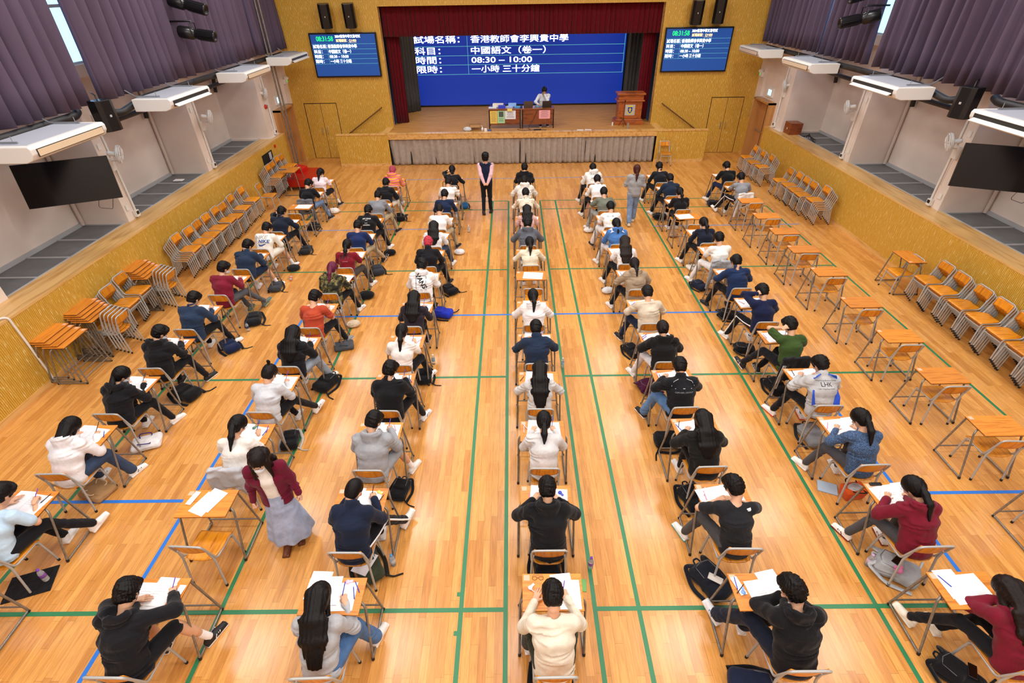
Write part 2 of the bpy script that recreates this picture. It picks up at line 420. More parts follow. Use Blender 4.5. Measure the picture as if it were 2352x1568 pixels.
# ---------------------------------------------------------------- people
def lerp(a, b, t): return tuple(a[i]+(b[i]-a[i])*t for i in range(3))
def add(a, b): return (a[0]+b[0], a[1]+b[1], a[2]+b[2])
LEGS = {  # (knee, ankle) right then left, foot yaw
 'u':     ((.11, .36, .53), (.13, .44, .09), (-.11, .36, .53), (-.12, .40, .09)),
 'wide':  ((.20, .34, .53), (.22, .38, .09), (-.20, .34, .53), (-.22, .36, .09)),
 'R':     ((.25, .33, .55), (.36, .44, .09), (-.10, .36, .53), (-.08, .36, .09)),
 'RR':    ((.24, .34, .55), (.40, .66, .12), (-.02, .38, .53), (.12, .50, .09)),
 'L':     ((.10, .36, .53), (.08, .36, .09), (-.25, .33, .55), (-.36, .44, .09)),
 'LL':    ((.02, .38, .53), (-.16, .50, .09), (-.26, .34, .56), (-.42, .60, .12)),
 'far':   ((.10, .38, .52), (.10, .74, .12), (-.10, .38, .52), (-.08, .66, .12)),
 'back':  ((.12, .33, .50), (.15, .08, .12), (-.12, .33, .50), (-.13, .05, .12)),
 'crossR':((.12, .38, .60), (.34, .46, .30), (-.08, .36, .53), (-.05, .40, .09)),
}
ARMS = { # right wrist, left wrist, right elbow hint, left hint, right hand pose, left
 'write': ((.16, .45, .800), (-.16, .43, .798), (.7, -.6, -1), (-.7, -.6, -1), 'write', 'flat'),
 'wide':  ((.14, .41, .800), (-.16, .41, .798), (1, -.1, -.85), (-1, -.1, -.85), 'write', 'flat'),
 'fold':  ((.10, .37, .806), (-.12, .37, .806), (1, .1, -.5), (-1, .1, -.5), 'flat', 'flat'),
 'head':  ((.12, .38, .800), (-.16, .20, 1.06), (1, -.3, -.6), (-.8, .8, -.6), 'write', 'head'),
 'face':  ((.13, .40, .800), (-.06, .36, .93), (1, -.3, -.6), (-.8, .2, -.9), 'write', 'fist'),
 'reach': ((.22, .50, .800), (-.14, .44, .800), (1, -.2, .1), (-1, -.2, -.1), 'write', 'flat'),
 'lap':   ((.12, .30, .66), (-.12, .30, .66), (1, -.5, -.4), (-1, -.5, -.4), 'flat', 'flat'),
}
def seated(lean=23, arms='write', legs='u', head=(48, 0), tilt=0, twist=0):
    a = math.radians(lean); a2 = a+math.radians(14); a3 = a+math.radians(32)
    pel = (0, -.045, .55); che = (tilt*.5, pel[1]+.30*math.sin(a), pel[2]+.30*math.cos(a))
    nb = (tilt, che[1]+.215*math.sin(a2), che[2]+.215*math.cos(a2)); hd = (tilt*1.25, nb[1]+.155*math.sin(a3), nb[2]+.155*math.cos(a3))
    J = dict(pel=pel, che=che, nb=nb, hd=hd, head=head, lean=a)
    J['shR'] = (nb[0]+.178, nb[1]-.045, nb[2]-.06); J['shL'] = (nb[0]-.178, nb[1]-.045, nb[2]-.06)
    w = ARMS[arms]; J['wR'], J['wL'] = w[0], w[1]; J['hR'], J['hL'] = w[2], w[3]; J['pR'], J['pL'] = w[4], w[5]
    if arms == 'head': J['wL'] = (hd[0]-.12, hd[1]-.08, hd[2]+.0)
    l = LEGS[legs]; J['kR'], J['aR'], J['kL'], J['aL'] = l; J['hipR'] = (.095, -.02, .545); J['hipL'] = (-.095, -.02, .545)
    J['seat'] = True; J['armpose'] = arms; J['legpose'] = legs
    return J
def standing(wR, wL, hR, hL, pR='fist', pL='fist', head=(0, 0), kR=(.1, .03, .5), aR=(.11, 0, .09), kL=(-.1, .03, .5), aL=(-.11, 0, .09), lean=3):
    a = math.radians(lean); pel = (0, 0, .93); che = (0, .30*math.sin(a), 1.23); nb = (0, .30*math.sin(a)+.02, 1.425); hd = (0, nb[1]+.035, 1.575)
    return dict(pel=pel, che=che, nb=nb, hd=hd, head=head, lean=a, shR=(.175, nb[1]-.02, 1.385), shL=(-.175, nb[1]-.02, 1.385), wR=wR, wL=wL, hR=hR, hL=hL, pR=pR, pL=pL,
                kR=kR, aR=aR, kL=kL, aL=aL, hipR=(.09, 0, .90), hipL=(-.09, 0, .90), seat=False, armpose='', legpose='')
HS = 1.06
_SHOE = {}
def shoe_mesh(res):
    if res in _SHOE: return _SHOE[res]
    def F(P):
        d = s_cap(P, (0, -.05, .045), (0, .06, .042), .037, .038); d = smin(d, s_cap(P, (0, .06, .04), (.004, .155, .032), .040, .030, (1, 0, 0), 1.15), .02)
        d = smin(d, s_cap(P, (0, -.035, .06), (0, -.02, .105), .036, .037), .02)
        s = s_box(P, (0, .05, .016), (.046, .135, .016), .012); d = smin(d, s, .008)
        return smax(d, -P[:, 2], .004)
    v, q = surfnet(F, (-.07, -.12, -.02), (.07, .22, .16), res)
    zc = v[q].mean(1)[:, 2]; _SHOE[res] = (v, q, zc < .026); return _SHOE[res]
HAIRSTR = []
def person(label, J, loc, rz=0, dist=5, skin='#dcab89', hair=('short', '#0d0b0b'), top=('tee', '#ffffff'), bottom=('pants', '#17171a'), shoes=('#e8e8e8', '#f4f4f4'),
           extras=(), scale=1.0, group=None, wr=.011, seed=0):
    far = dist > 11; mid = dist > 7
    res = .019 if far else (.0145 if mid else .0105); hres = .0125 if far else (.009 if mid else .006); nres = .009 if far else (.0065 if mid else .0045)
    ty, tc = top[0], top[1]; p = {'tee': .0, 'shirt': .003, 'sweater': .008, 'hoodie': .018, 'jacket': .014, 'bomber': .018, 'vest': .006, 'cardigan': .002}[ty]
    longsl = ty not in ('tee',)
    pel, che, nb, hd = J['pel'], J['che'], J['nb'], J['hd']; X = (1, 0, 0)
    R = R3(math.radians(J['head'][0]), math.radians(J['head'][1])); Rv = lambda v: tuple(np.array(hd)+R@(np.array(v, f4)*HS))
    eR, wR = ik(J['shR'], J['wR'], .268, .242, J['hR']); eL, wL = ik(J['shL'], J['wL'], .268, .242, J['hL'])
    # ---- skin: one mesh
    sk = [(add(nb, (0, -.01, -.05)), Rv((0, -.03, -.075)), .056, .052, 1, None), (pel, che, .085, .085, 1.3, X), (che, add(nb, (0, -.02, -.06)), .085, .05, 1.4, X), (J['shL'], J['shR'], .042, .042, 1, None)]
    for s, e, w in ((J['shR'], eR, wR), (J['shL'], eL, wL)):
        sk += [(s, e, .043, .036, 1, None), (e, w, .037, .024, 1, None, .02)]
    bare = bottom[0] in ('shorts',)
    for h, k, a in (('hipR', 'kR', 'aR'), ('hipL', 'kL', 'aL')):
        if J['seat'] or bottom[0] != 'none':
            sk += [(J[h], J[k], .07, .05, 1, None), (J[k], J[a], .048, .034, 1, None, .03)]
            if bare: sk.append((lerp(J[k], J[a], .15), lerp(J[k], J[a], .5), .052, .05, 1, None, .03))
    parts = []
    lo, hi = bounds(sk, .04); v, q = surfnet(prim_fn(sk, .03), lo, hi, res*1.15); parts.append((v, q, 0))
    hv, hq = head_mesh(hres); parts.append(xf((hv*f4(HS), hq), R, hd)+(0,))
    for (w, e, pose, mir) in ((wR, eR, J['pR'], False), (wL, eL, J['pL'], True)):
        d = Vector(w)-Vector(e)
        if pose in ('write', 'flat'): y = Vector((d.x*.7+(-.12 if not mir else .12)*0, d.y, 0)); zh = (0, 0, 1); t = Vector(w)+Vector((0, 0, .012 if pose == 'write' else .004))
        elif pose == 'head': y = Vector(hd)+Vector((0, -.02, .09))-Vector(w); zh = Vector(w)-Vector(hd); t = Vector(w)
        elif pose == 'fist' and J['seat']: y = d; zh = (0, .6, .3); t = Vector(w)
        else: y = d; zh = (1 if not mir else -1, 0, .1) if J['armpose'] != 'behind' else (0, -1, 0); t = Vector(w)
        parts.append(xf(hand_mesh(pose, nres), frame_from(y, zh), t, mir)+(0,))
    root = obj('person', np_mesh('person', parts, skin_mat(skin)))
    root.location = (loc[0], loc[1], loc[2] if len(loc) > 2 else 0); root.rotation_euler = (0, 0, rz); root.scale = (scale,)*3
    tag(root, label, 'person', group)
    # ---- trousers
    if bottom[0] in ('pants', 'shorts', 'wide'):
        bw = {'pants': 0, 'shorts': .012, 'wide': .014}[bottom[0]]
        pr = [(add(pel, (-.055, .02, -.01)), add(pel, (.055, .02, -.01)), .104, .104, 1, None)]
        for h, k, a in (('hipR', 'kR', 'aR'), ('hipL', 'kL', 'aL')):
            pr.append((J[h], J[k] if bottom[0] != 'shorts' else lerp(J[h], J[k], .93), .087+bw, .064+bw, 1, None))
            if bottom[0] != 'shorts': pr.append((J[k], lerp(J[k], J[a], .93), .062+bw, .05+bw*1.6, 1, None, .03))
        lo, hi = bounds(pr, .04)
        cutz = .447 if J['seat'] else None
        v, q = surfnet(prim_fn(pr, .035, wr*.9, seed+2, freq=30), lo, hi, res)
        o = obj('shorts' if bare else 'trousers', np_mesh('trousers', [(v, q, 0)], fabric(bottom[1], 'denim' if len(bottom) > 2 and bottom[2] == 'denim' else 'knit')), root)
        if len(bottom) > 2 and bottom[2] == 'stripe':
            for h, k, a, sx in (('hipR', 'kR', 'aR', 1), ('hipL', 'kL', 'aL', -1)):
                mb = MB(); A = Vector(J[h]); B = Vector(J[k]); Cc = Vector(J[a]); out = Vector((sx, 0, 0)).normalized()
                for rr, off2, mm in ((.012, 0.018, 0), (.006, -.006, 1)):
                    mb.tube([A+out*.088+Vector((0, 0, off2)), lerp(A+out*.088, B+out*.07, .5), B+out*.066+Vector((0, 0, off2)), lerp(B+out*.066, Cc+out*.058, .6), Cc+out*.056], rr, 6, mm)
                mb.build('side_stripe', [fabric('#eeeeee'), fabric('#b01c22')], o)
    elif bottom[0] == 'skirt':
        pr = [((0, 0, 1.0), (0, 0.01, .02), .10, .25, 1.22, X)]
        def post(P, d):
            a = np.arctan2(P[:, 0], P[:, 1]); return smax(d+np.sin(a*8)*.018*np.clip((1.0-P[:, 2]), 0, 1), .17-P[:, 2], .01)
        v, q = surfnet(prim_fn(pr, .03, .003, 3, post), (-.38, -.34, .1), (.38, .34, 1.16), res)
        obj('skirt', np_mesh('skirt', [(v, q, 0)], fabric(bottom[1], 'denim')), root)
    # ---- shoes
    sv, sq, sole = shoe_mesh(nres*1.5)
    for k, a, sx in (('kR', 'aR', 1), ('kL', 'aL', -1)):
        ka = Vector(J[a])-Vector(J[k]); up = max(0, J[a][2]-.09)
        yaw = {'R': -.25, 'RR': -.35}.get(J['legpose'], 0) if sx == 1 else {'L': .25, 'LL': .35}.get(J['legpose'], 0)
        yaw -= sx*.12; pt = 0.0
        if J['legpose'] == 'back': pt = -.75
        if J['legpose'] in ('far', 'RR', 'LL') and up > .01: pt = .45
        Ro = np.array(Euler((pt, 0, yaw)).to_matrix(), f4)
        t = (J[a][0], J[a][1]+.01, max(0, J[a][2]-.09)+(.045 if pt < 0 else 0)+(.01 if pt > 0 else 0))
        v = sv@Ro.T+A3(t)
        me = np_mesh('shoe', [(v, sq[~sole], 0), (v[:0], sq[:0], 0)], [plain('shoe_'+shoes[0], shoes[0], .6)])
        so = obj('shoe', me, root)
        obj('sole', np_mesh('sole', [(v, sq[sole], 0)], plain('sole_'+shoes[1], shoes[1], .6)), so)
        if len(shoes) > 2:
            mb = MB()
            for kk in range(3):
                for sg in (1, -1):
                    pts = [Ro@np.array((sg*.041, .02+kk*.022, .03), f4)+A3(t), Ro@np.array((sg*.038, .045+kk*.022, .066), f4)+A3(t)]
                    mb.tube(pts, .0055, 5)
            mb.build('shoe_stripes', plain('shoe_'+shoes[2], shoes[2], .6), so)
        if bare:
            s1 = lerp(J[k], J[a], .68); s2 = J[a]; mb = MB(); mb.tube([s1, lerp(s1, s2, .5), s2], [.041, .040, .040], 12); mb.build('sock', fabric('#f2f2f2'), root)
    # ---- top
    back_n = Vector((0, -math.cos(J['lean']+.1), math.sin(J['lean']+.1)))
    wai = lerp(pel, che, .45); hem = add(pel, (0, 0, -.03)) if J['seat'] else add(pel, (0, 0, -.10 if ty == 'cardigan' else 0))
    wid = 1.36 if ty != 'vest' else 1.3
    pr = [(hem, wai, .127+p, .113+p, wid+.05, X), (wai, che, .112+p, .12+p, wid, X), (che, add(nb, (0, -.03, -.06)), .12+p, .068+p, 1.5, X), (add(J['shL'], (.01, 0, 0)), add(J['shR'], (-.01, 0, 0)), .06+p, .06+p, 1, None, .05)]
    sleeve_split = ty == 'vest'
    sl = []
    for s, e, w in ((J['shR'], eR, wR), (J['shL'], eL, wL)):
        if ty == 'tee': sl.append((s, lerp(s, e, .72), .064, .066, 1, None, .04))
        else: sl += [(s, e, .058+p, .050+p, 1, None, .04), (e, lerp(e, w, .97), .050+p, .034+p*.7, 1, None, .03)]
    def post(P, d):
        nk = s_cap(P, add(nb, (0, -.005, -.03)), Rv((0, -.02, -.03)), .064, .075); d = smax(d, -nk, .012)
        if ty == 'cardigan':
            slot = s_box(P, (0, .2, 1.1), (.075, .17, .46), .01); d = smax(d, -slot, .01)
        if J['seat']: d = smax(d, .452-P[:, 2], .02)
        else: d = smax(d, (.76 if ty == 'cardigan' else .84 if ty in ('jacket', 'shirt') else .88)-P[:, 2], .015)
        return d
    hoodp = []
    if ty == 'hoodie':
        b0 = Vector(nb)+back_n*.085+Vector((0, 0, .015)); b1 = Vector(nb)+back_n*.135+Vector((0, -.03, -.17))
        def post2(P, d):
            h = s_cap(P, tuple(b0), tuple(b1), .082, .042, X, 1.65); h = smin(h, s_cap(P, add(nb, (-.10, .0, .0)), add(nb, (-.06, .09, -.04)), .042, .03), .05); h = smin(h, s_cap(P, add(nb, (.10, .0, .0)), add(nb, (.06, .09, -.04)), .042, .03), .05)
            h = smax(h, -s_ell(P, tuple(Vector(nb)+back_n*.045+Vector((0, 0, .075))), (.095, .075, .085)), .02)
            return post(P, smin(d, h, .012))
    elif ty in ('jacket', 'bomber', 'shirt'):
        def post2(P, d):
            c = s_cap(P, add(nb, (0, -.015, -.04)), add(nb, (0, .012, .03)), .078, .07, X, 1.12); return post(P, smin(d, c, .015))
    else: post2 = post
    allp = pr+([] if sleeve_split else sl)
    lo, hi = bounds(pr+sl, .06); lo[2] = max(lo[2], .42 if J['seat'] else .8)
    kind = top[2] if len(top) > 2 and top[2] in ("denim", "tweed") else "knit"
    tm = top[2] if len(top) > 2 and not isinstance(top[2], (str, type(None))) else fabric(tc, kind)
    nm = {'tee': 't_shirt', 'shirt': 'shirt', 'sweater': 'sweatshirt', 'hoodie': 'hooded_sweatshirt', 'jacket': 'jacket', 'bomber': 'bomber_jacket', 'vest': 'vest', 'cardigan': 'cardigan'}[ty]
    v, q = surfnet(prim_fn(allp, .045, wr*(1.6 if ty in ('hoodie', 'jacket', 'bomber') else 1.3), seed, post2, 19, (1, 1, 1.3)), lo, hi, res)
    tme = np_mesh(nm, [(v, q, 0)], tm); to = obj(nm, tme, root)
    if sleeve_split:
        sh = [(add(J['shL'], (.02, 0, 0)), add(J['shR'], (-.02, 0, 0)), .05, .05, 1, None)]+sl+[(che, add(nb, (0, -.01, -.02)), .1, .062, 1.4, X)]
        v, q = surfnet(prim_fn(sh, .03, .004, 4), lo, hi, res); obj('shirt', np_mesh('shirt', [(v, q, 0)], fabric(top[3])), root)
    if 'undershirt' in extras:
        v, q = surfnet(prim_fn([(che, add(nb, (0, -.01, -.03)), .11, .068, 1.35, X), (pel, che, .105, .11, 1.3, X)], .03), lo, hi, res); obj('t_shirt', np_mesh('t_shirt', [(v, q, 0)], fabric('#efefea')), root)
    # ---- hair
    st, hc = hair[0], hair[1]
    capst = {'short': 'short', 'spiky': 'spiky', 'buzz': 'buzz'}.get(st, 'girl')
    hcv, hcq = hair_cap(capst, hres); hp = [xf((hcv*f4(HS), hcq), R, hd)+(0,)]
    bk = lambda t, off: tuple(Vector(lerp(pel, nb, t))+back_n*(.12+p+off))
    ex = []
    if st == 'pony':
        r0 = Rv((0, -.105, .045)); r1 = tuple(Vector(nb)+back_n*(.115+p)+Vector((.01, 0, .04))); r2 = bk(.72, .035)
        ex = [(r0, lerp(r0, r1, .5), .026, .036, 1.1, X, .02), (lerp(r0, r1, .5), r1, .036, .038, 1.15, X, .02), (r1, r2, .038, .012, 1.15, X, .02)]
    elif st == 'lowpony':
        r0 = Rv((0, -.095, -.03)); r1 = tuple(Vector(nb)+back_n*(.10+p)+Vector((0, 0, .02))); r2 = bk(.82, .03)
        ex = [(r0, r1, .032, .04, 1.1, X, .02), (r1, r2, .038, .014, 1.15, X, .02)]
    elif st == 'bob':
        r1 = tuple(Vector(nb)+back_n*(.06)+Vector((0, 0, .04)))
        ex = [(Rv((0, -.05, .02)), r1, .088, .07, 1.12, X, .03), (Rv((.07, .01, .02)), Rv((.075, .03, -.08)), .022, .014, 1, None, .03), (Rv((-.07, .01, .02)), Rv((-.075, .03, -.08)), .022, .014, 1, None, .03)]
    elif st in ('long', 'verylong'):
        r1 = tuple(Vector(nb)+back_n*(.085+p)+Vector((0, 0, .03))); r2 = bk(.70, .024); r3 = bk(.42 if st == 'long' else .2, .03)
        ex = [(Rv((0, -.055, .03)), r1, .095, .066, 1.3, X, .03), (r1, r2, .055, .046, 2.6, X, .03), (r2, r3, .046, .022, 2.9, X, .03),
              (Rv((.07, .01, .03)), tuple(Vector(nb)+Vector((.10, .0, .0))), .026, .026, 1, None, .04), (Rv((-.07, .01, .03)), tuple(Vector(nb)+Vector((-.10, .0, .0))), .026, .026, 1, None, .04)]
        if 'fronthair' in extras:
            ex += [(Rv((.075, .03, .02)), tuple(Vector(che)+Vector((.095, .10, .10))), .026, .012, 1.2, X, .03), (Rv((-.075, .03, .02)), tuple(Vector(che)+Vector((-.095, .10, .10))), .026, .012, 1.2, X, .03)]
    elif st == 'bun': ex = [(Rv((0, -.10, .085)), Rv((.01, -.13, .11)), .03, .028, 1, None, .02)]
    elif st == 'topknot': ex = [(Rv((0, -.085, .10)), Rv((0, -.10, .15)), .014, .024, 1, None, .02), (Rv((0, -.10, .15)), Rv((.0, -.13, .16)), .02, .02, 1, None, .02)]
    elif st == 'lowbun': ex = [(Rv((0, -.11, -.01)), Rv((0, -.13, -.03)), .04, .036, 1, None, .02)]
    if ex:
        lo, hi = bounds(ex, .05); sd = seed
        def hpost(P, d):
            w = np.sin(P[:, 0]*150+1.6*np.sin(P[:, 2]*9+sd)); w2 = np.sin(P[:, 0]*330+P[:, 1]*90+2*np.sin(P[:, 2]*12))
            return d+w*.0022+w2*.0012
        v, q = surfnet(prim_fn(ex, .03, .0015, seed, hpost), lo, hi, max(hres, .0075 if not mid else .01)); hp.append((v, q, 0))
    obj('hair', np_mesh('hair', hp, hair_mat(hc)), root)
    T4 = Matrix.Translation(Vector(hd)) @ Matrix([list(map(float, r)) for r in R]).to_4x4() @ Matrix.Scale(HS, 4)
    if 'face' in extras or dist < 4.2 or 'mask' in extras:
        mb = MB()
        for s in (-1, 1):
            mb = MB().lathe([(0, .0065), (.007, .005), (.0105, 0), (.007, -.005), (0, -.0065)], 10, 0, T4 @ Matrix.Translation((s*.032, .081, .012))); mb.build('eye', plain('eye_dark', '#17100d', .2), root)
            mb = MB().tube([T4 @ Vector((s*.018, .0875, .03)), T4 @ Vector((s*.034, .0855, .034)), T4 @ Vector((s*.05, .074, .031))], .0032, 5); mb.build('eyebrow', hair_mat(hc), root)
        if 'mask' not in extras:
            mb = MB(); mb.tube([T4 @ Vector((-.02, .089, -.053)), T4 @ Vector((0, .094, -.051)), T4 @ Vector((.02, .089, -.053))], [.003, .0055, .003], 6); mb.build('lips', plain('lips', '#a35a52', .5), root)
    if 'mask' in extras:
        def MF(P):
            d = s_ell(P, (0, .05, -.045), (.064, .066, .058)); d = smin(d, s_ell(P, (0, .1, -.045), (.03, .022, .03)), .03)
            return smax(smax(d, .03-P[:, 1], .006), P[:, 2]+.004, .006)
        v, q = surfnet(MF, (-.1, -.02, -.13), (.1, .15, .03), max(hres*.8, .005)); mo = obj('face_mask', np_mesh('face_mask', [xf((v*f4(HS), q), R, hd)+(0,)], plain('mask_white', '#dfe6ee', .8)), root)
        for s in (-1, 1): MB().tube([T4 @ Vector((s*.058, .045, -.02)), T4 @ Vector((s*.082, 0, .01))], .002, 5).build('ear_loop', plain('mask_white', '#dfe6ee', .8), mo)
    if 'glasses' in extras:
        mb = MB()
        for s in (-1, 1):
            mb.tube([T4 @ Vector((s*.032+.021*math.cos(a), .101, .008+.017*math.sin(a))) for a in [i*math.pi/6 for i in range(12)]], .0018, 5, closed=True)
            mb.tube([T4 @ Vector((s*.053, .1, .012)), T4 @ Vector((s*.08, .0, .015))], .0018, 5)
        mb.tube([T4 @ Vector((-.011, .103, .01)), T4 @ Vector((.011, .103, .01))], .0018, 5)
        mb.build('glasses', plain('black_plastic', '#121214', .3), root)
    if 'hairtie' in extras and st in ('pony', 'lowpony'):
        p0 = Rv((0, -.112, .035)) if st == 'pony' else Rv((0, -.105, -.045))
        mb = MB(); mb.lathe([(.022, -.008), (.031, 0), (.022, .008)], 12, 0, Matrix.Translation(p0)); mb.build('hair_tie', plain('tie_dark', '#3a3038', .6), root)
    root['_nb'] = list(map(float, nb)); J['_out'] = (to, tme, back_n, nb, che, pel, p, root, (eR, wR, eL, wL))
    del root['_nb']
    return J['_out']
# ---------------------------------------------------------------- the hall
M_WHITE = plain('wall_paint', '#e8dacf', .7, noise=.06, scale=1.5)
M_TRIM = plain('white_metal', '#e9e7e2', .35)
M_GREYP = plain('grey_panel', '#707274', .6, noise=.12, scale=3)
M_ALU = plain('aluminium', '#a9adb2', .35, .7)
M_BLACK = plain('black_plastic', '#121214', .3)
M_DARK = plain('dark_gap', '#1c1510', .8)  # near-black colour standing in for shade in gaps and openings
M_PIPE = plain('pipe_lagging', '#1d1d20', .5, noise=.5, scale=7)
M_STEEL = plain('grey_enamel_tube', '#b3b4b2', .35, .15)
M_STEEL2 = plain('worn_steel_tube', '#878178', .35, .45, noise=.25, scale=20)
M_RUB = plain('black_rubber', '#19191a', .7)
M_DOORW = wood('door_wood', '#a8733c', '#c08a4e', (1, 1, .1), .45)
M_LEDGE = wood('ledge_wood', '#c58f45', '#e0b26c', (3, .25, 3), .3, 4, 0)
def slat_mat():
    m, nt, b = nodes('slatted_wood')
    n = N(nt, 'ShaderNodeTexNoise'); n.inputs['Scale'].default_value = 3; n.inputs['Detail'].default_value = 4; n.inputs['Roughness'].default_value = .6
    nt.links.new(coords(nt, (14, 14, 2.4)), n.inputs['Vector'])
    nt.links.new(ramp(nt, n.outputs[0], [(.36, C('#d2a23a')), (.58, C('#dcae48')), (.68, C('#f2dc92'))]), b.inputs['Base Color'])
    b.inputs['Roughness'].default_value = .42; return m
M_SLAT = slat_mat(); M_GROOVE = plain('groove_wood', '#7d4f14', .7)
def floor_mat():
    m, nt, b = nodes('maple_strip_floor')
    v = coords(nt, (1, 1, 1), rot=(0, 0, math.pi/2))
    br = N(nt, 'ShaderNodeTexBrick'); br.offset = .37; br.offset_frequency = 2; br.squash = .8; br.squash_frequency = 3
    br.inputs['Color1'].default_value = C('#e2a458'); br.inputs['Color2'].default_value = C('#c2803a'); br.inputs['Mortar'].default_value = C('#9a6a34')
    br.inputs['Scale'].default_value = 1; br.inputs['Mortar Size'].default_value = .0012; br.inputs['Brick Width'].default_value = .95; br.inputs['Row Height'].default_value = .085
    br.inputs['Bias'].default_value = -.25
    nt.links.new(v, br.inputs['Vector'])
    n = N(nt, 'ShaderNodeTexNoise'); n.inputs['Scale'].default_value = 5; n.inputs['Detail'].default_value = 6; n.inputs['Distortion'].default_value = .8
    nt.links.new(coords(nt, (9, .7, 1)), n.inputs['Vector'])
    g = ramp(nt, n.outputs[0], [(.3, (.80, .76, .70, 1)), (.6, (1.05, 1.04, 1.03, 1))])
    mx = N(nt, 'ShaderNodeMix', data_type='RGBA', blend_type='MULTIPLY'); mx.inputs['Factor'].default_value = 1
    nt.links.new(br.outputs['Color'], mx.inputs['A']); nt.links.new(g, mx.inputs['B']); nt.links.new(mx.outputs['Result'], b.inputs['Base Color'])
    n2 = N(nt, 'ShaderNodeTexNoise'); n2.inputs['Scale'].default_value = 1.2; nt.links.new(coords(nt), n2.inputs['Vector'])
    mr = N(nt, 'ShaderNodeMapRange'); mr.inputs['To Min'].default_value = .2; mr.inputs['To Max'].default_value = .36; nt.links.new(n2.outputs[0], mr.inputs[0]); nt.links.new(mr.outputs[0], b.inputs['Roughness'])
    b.inputs['Coat Weight'].default_value = .3; b.inputs['Coat Roughness'].default_value = .16
    return m
Y0 = -3.0
struct(MB().box(XL-.6, XR+.6, Y0, YB+.3, -.1, 0).build('floor', floor_mat()))
def strips(name, segs, mat, z=.0012, w=.05):
    mb = MB()
    for x0, y0, x1, y1 in segs:
        if x0 == x1: mb.box(x0-w/2, x0+w/2, y0, y1, .0002, z)
        else: mb.box(x0, x1, y0-w/2, y0+w/2, .0002, z+.0004)
    o = mb.build(name, mat); return struct(o)
M_GRN = plain('green_line', '#2f7d52', .4); M_BLU = plain('blue_line', '#2a78d8', .4)
g = [(-3.35, Y0, -3.35, 15.95), (4.0, Y0, 4.0, 15.95), (-.64, Y0, -.64, 15.95), (-.14, Y0, -.14, 15.95), (.86, Y0, .86, 15.95), (1.35, Y0, 1.35, 15.95), (-6.15, 2.0, -6.15, 15.2), (7.8, 2.0, 7.8, 15.2)]
for yy in (2.93, 7.05, 11.18): g += [(-6.15, yy, -.165, yy), (.885, yy, 7.8, yy)]
for yy in (15.2, 15.95): g += [(-6.15, yy, -.165, yy), (.885, yy, 7.8, yy)]
g += [(-.70, 3.13-.02, -.66, 3.13-.02), (-.70, 2.68, -.66, 2.68)]
strips('trim_1', g, M_GRN)
strips('trim_2', [(-4.46, Y0, -4.46, 9.12), (5.2, Y0, 5.2, 9.12), (-4.46, 9.12, 5.2, 9.12), (-7.2, 4.45, -4.46, 4.45), (5.2, 4.45, 8.1, 4.45)], M_BLU, .0018)
strips('trim_3', [(-6.3, 13.75, -2.3, 13.75), (4.0, 13.75, 8.15, 13.75), (-4.8, 18.25, 4.2, 18.25)], plain('pale_blue_line', '#7f8fbc', .4), .0018)
def slats(mb, p0, du, L, z0, z1, nrm, pitch=.045, depth=.008, gw=.2):
    """vertical slats standing out from a plane; p0 start, du unit direction, nrm outward"""
    n = max(1, int(round(L/pitch))); pt = L/n; p0 = Vector(p0); du = Vector(du); nrm = Vector(nrm)
    flip = du.cross(Vector((0, 0, 1))).dot(nrm) < 0
    prof = []
    for i in range(n):
        u = i*pt
        prof += [(u, 0, 1), (u+pt*gw, 0, 1), (u+pt*gw, depth, 0), (u+pt, depth, 0)]
    vs = []
    for u, d, _ in prof:
        q = p0+du*u+nrm*d; vs += [(q.x, q.y, z0), (q.x, q.y, z1)]
    o = len(mb.v); mb.v += [tuple(v) for v in vs]
    for i in range(len(prof)-1):
        f = (o+2*i, o+2*i+2, o+2*i+3, o+2*i+1)
        if flip: f = f[::-1]
        mb.f.append(f); mb.m.append(1 if i % 4 in (0, 1) and i % 4 == 0 else 0); mb.sm.append(False)
# --- front wall with the stage opening and two double doors
PX0, PX1, PZ = -4.65, 5.40, 5.10
DL = (-7.98, -6.72); DR = (7.62, 8.88); DZ = 2.05
mb = MB(); nY = (0, -1, 0)
for a, b, z0, z1 in ((XL-.3, DL[0], 0, CEIL), (DL[0], DL[1], DZ, CEIL), (DL[1], PX0, 0, CEIL), (PX0, PX1, PZ, CEIL), (PX1, DR[0], 0, CEIL), (DR[0], DR[1], DZ, CEIL), (DR[1], XR+.3, 0, CEIL)):
    slats(mb, (a, YB, 0), (1, 0, 0), b-a, z0, z1, nY, .048)
    mb.box(a, b, YB+.001, YB+.3, z0, z1, 2)
struct(mb.build('wall_front', [M_SLAT, M_GROOVE, M_LEDGE]))
for i, (a, b) in enumerate((DL, DR)):
    d = empty('door_%d' % (i+1), ((a+b)/2, YB, 0)); struct(d)
    MB().box(a-(a+b)/2, b-(a+b)/2, .055, .08, 0, DZ).build('door_recess', M_DARK, d)  # dark backing board, shade of the leaf gaps put into its colour
    for s in (-1, 1):
        mb = MB(); x0 = .01 if s > 0 else -(b-a)/2+.03; w = (b-a)/2-.036
        slats(mb, (x0, 0.004, 0), (1, 0, 0), w, .012, DZ-.03, nY, .048); mb.box(x0, x0+w, .006, .05, .012, DZ-.03, 2)
        lf = mb.build('door_leaf', [M_SLAT, M_GROOVE, M_LEDGE], d)
        MB().tube(bez([(s*.09, -.01, .93), (s*.09, -.06, .93, .02), (s*.09, -.06, 1.16, .02), (s*.09, -.01, 1.16)]), .011, 8).build('door_handle', M_ALU, lf)
    if i == 0: pass
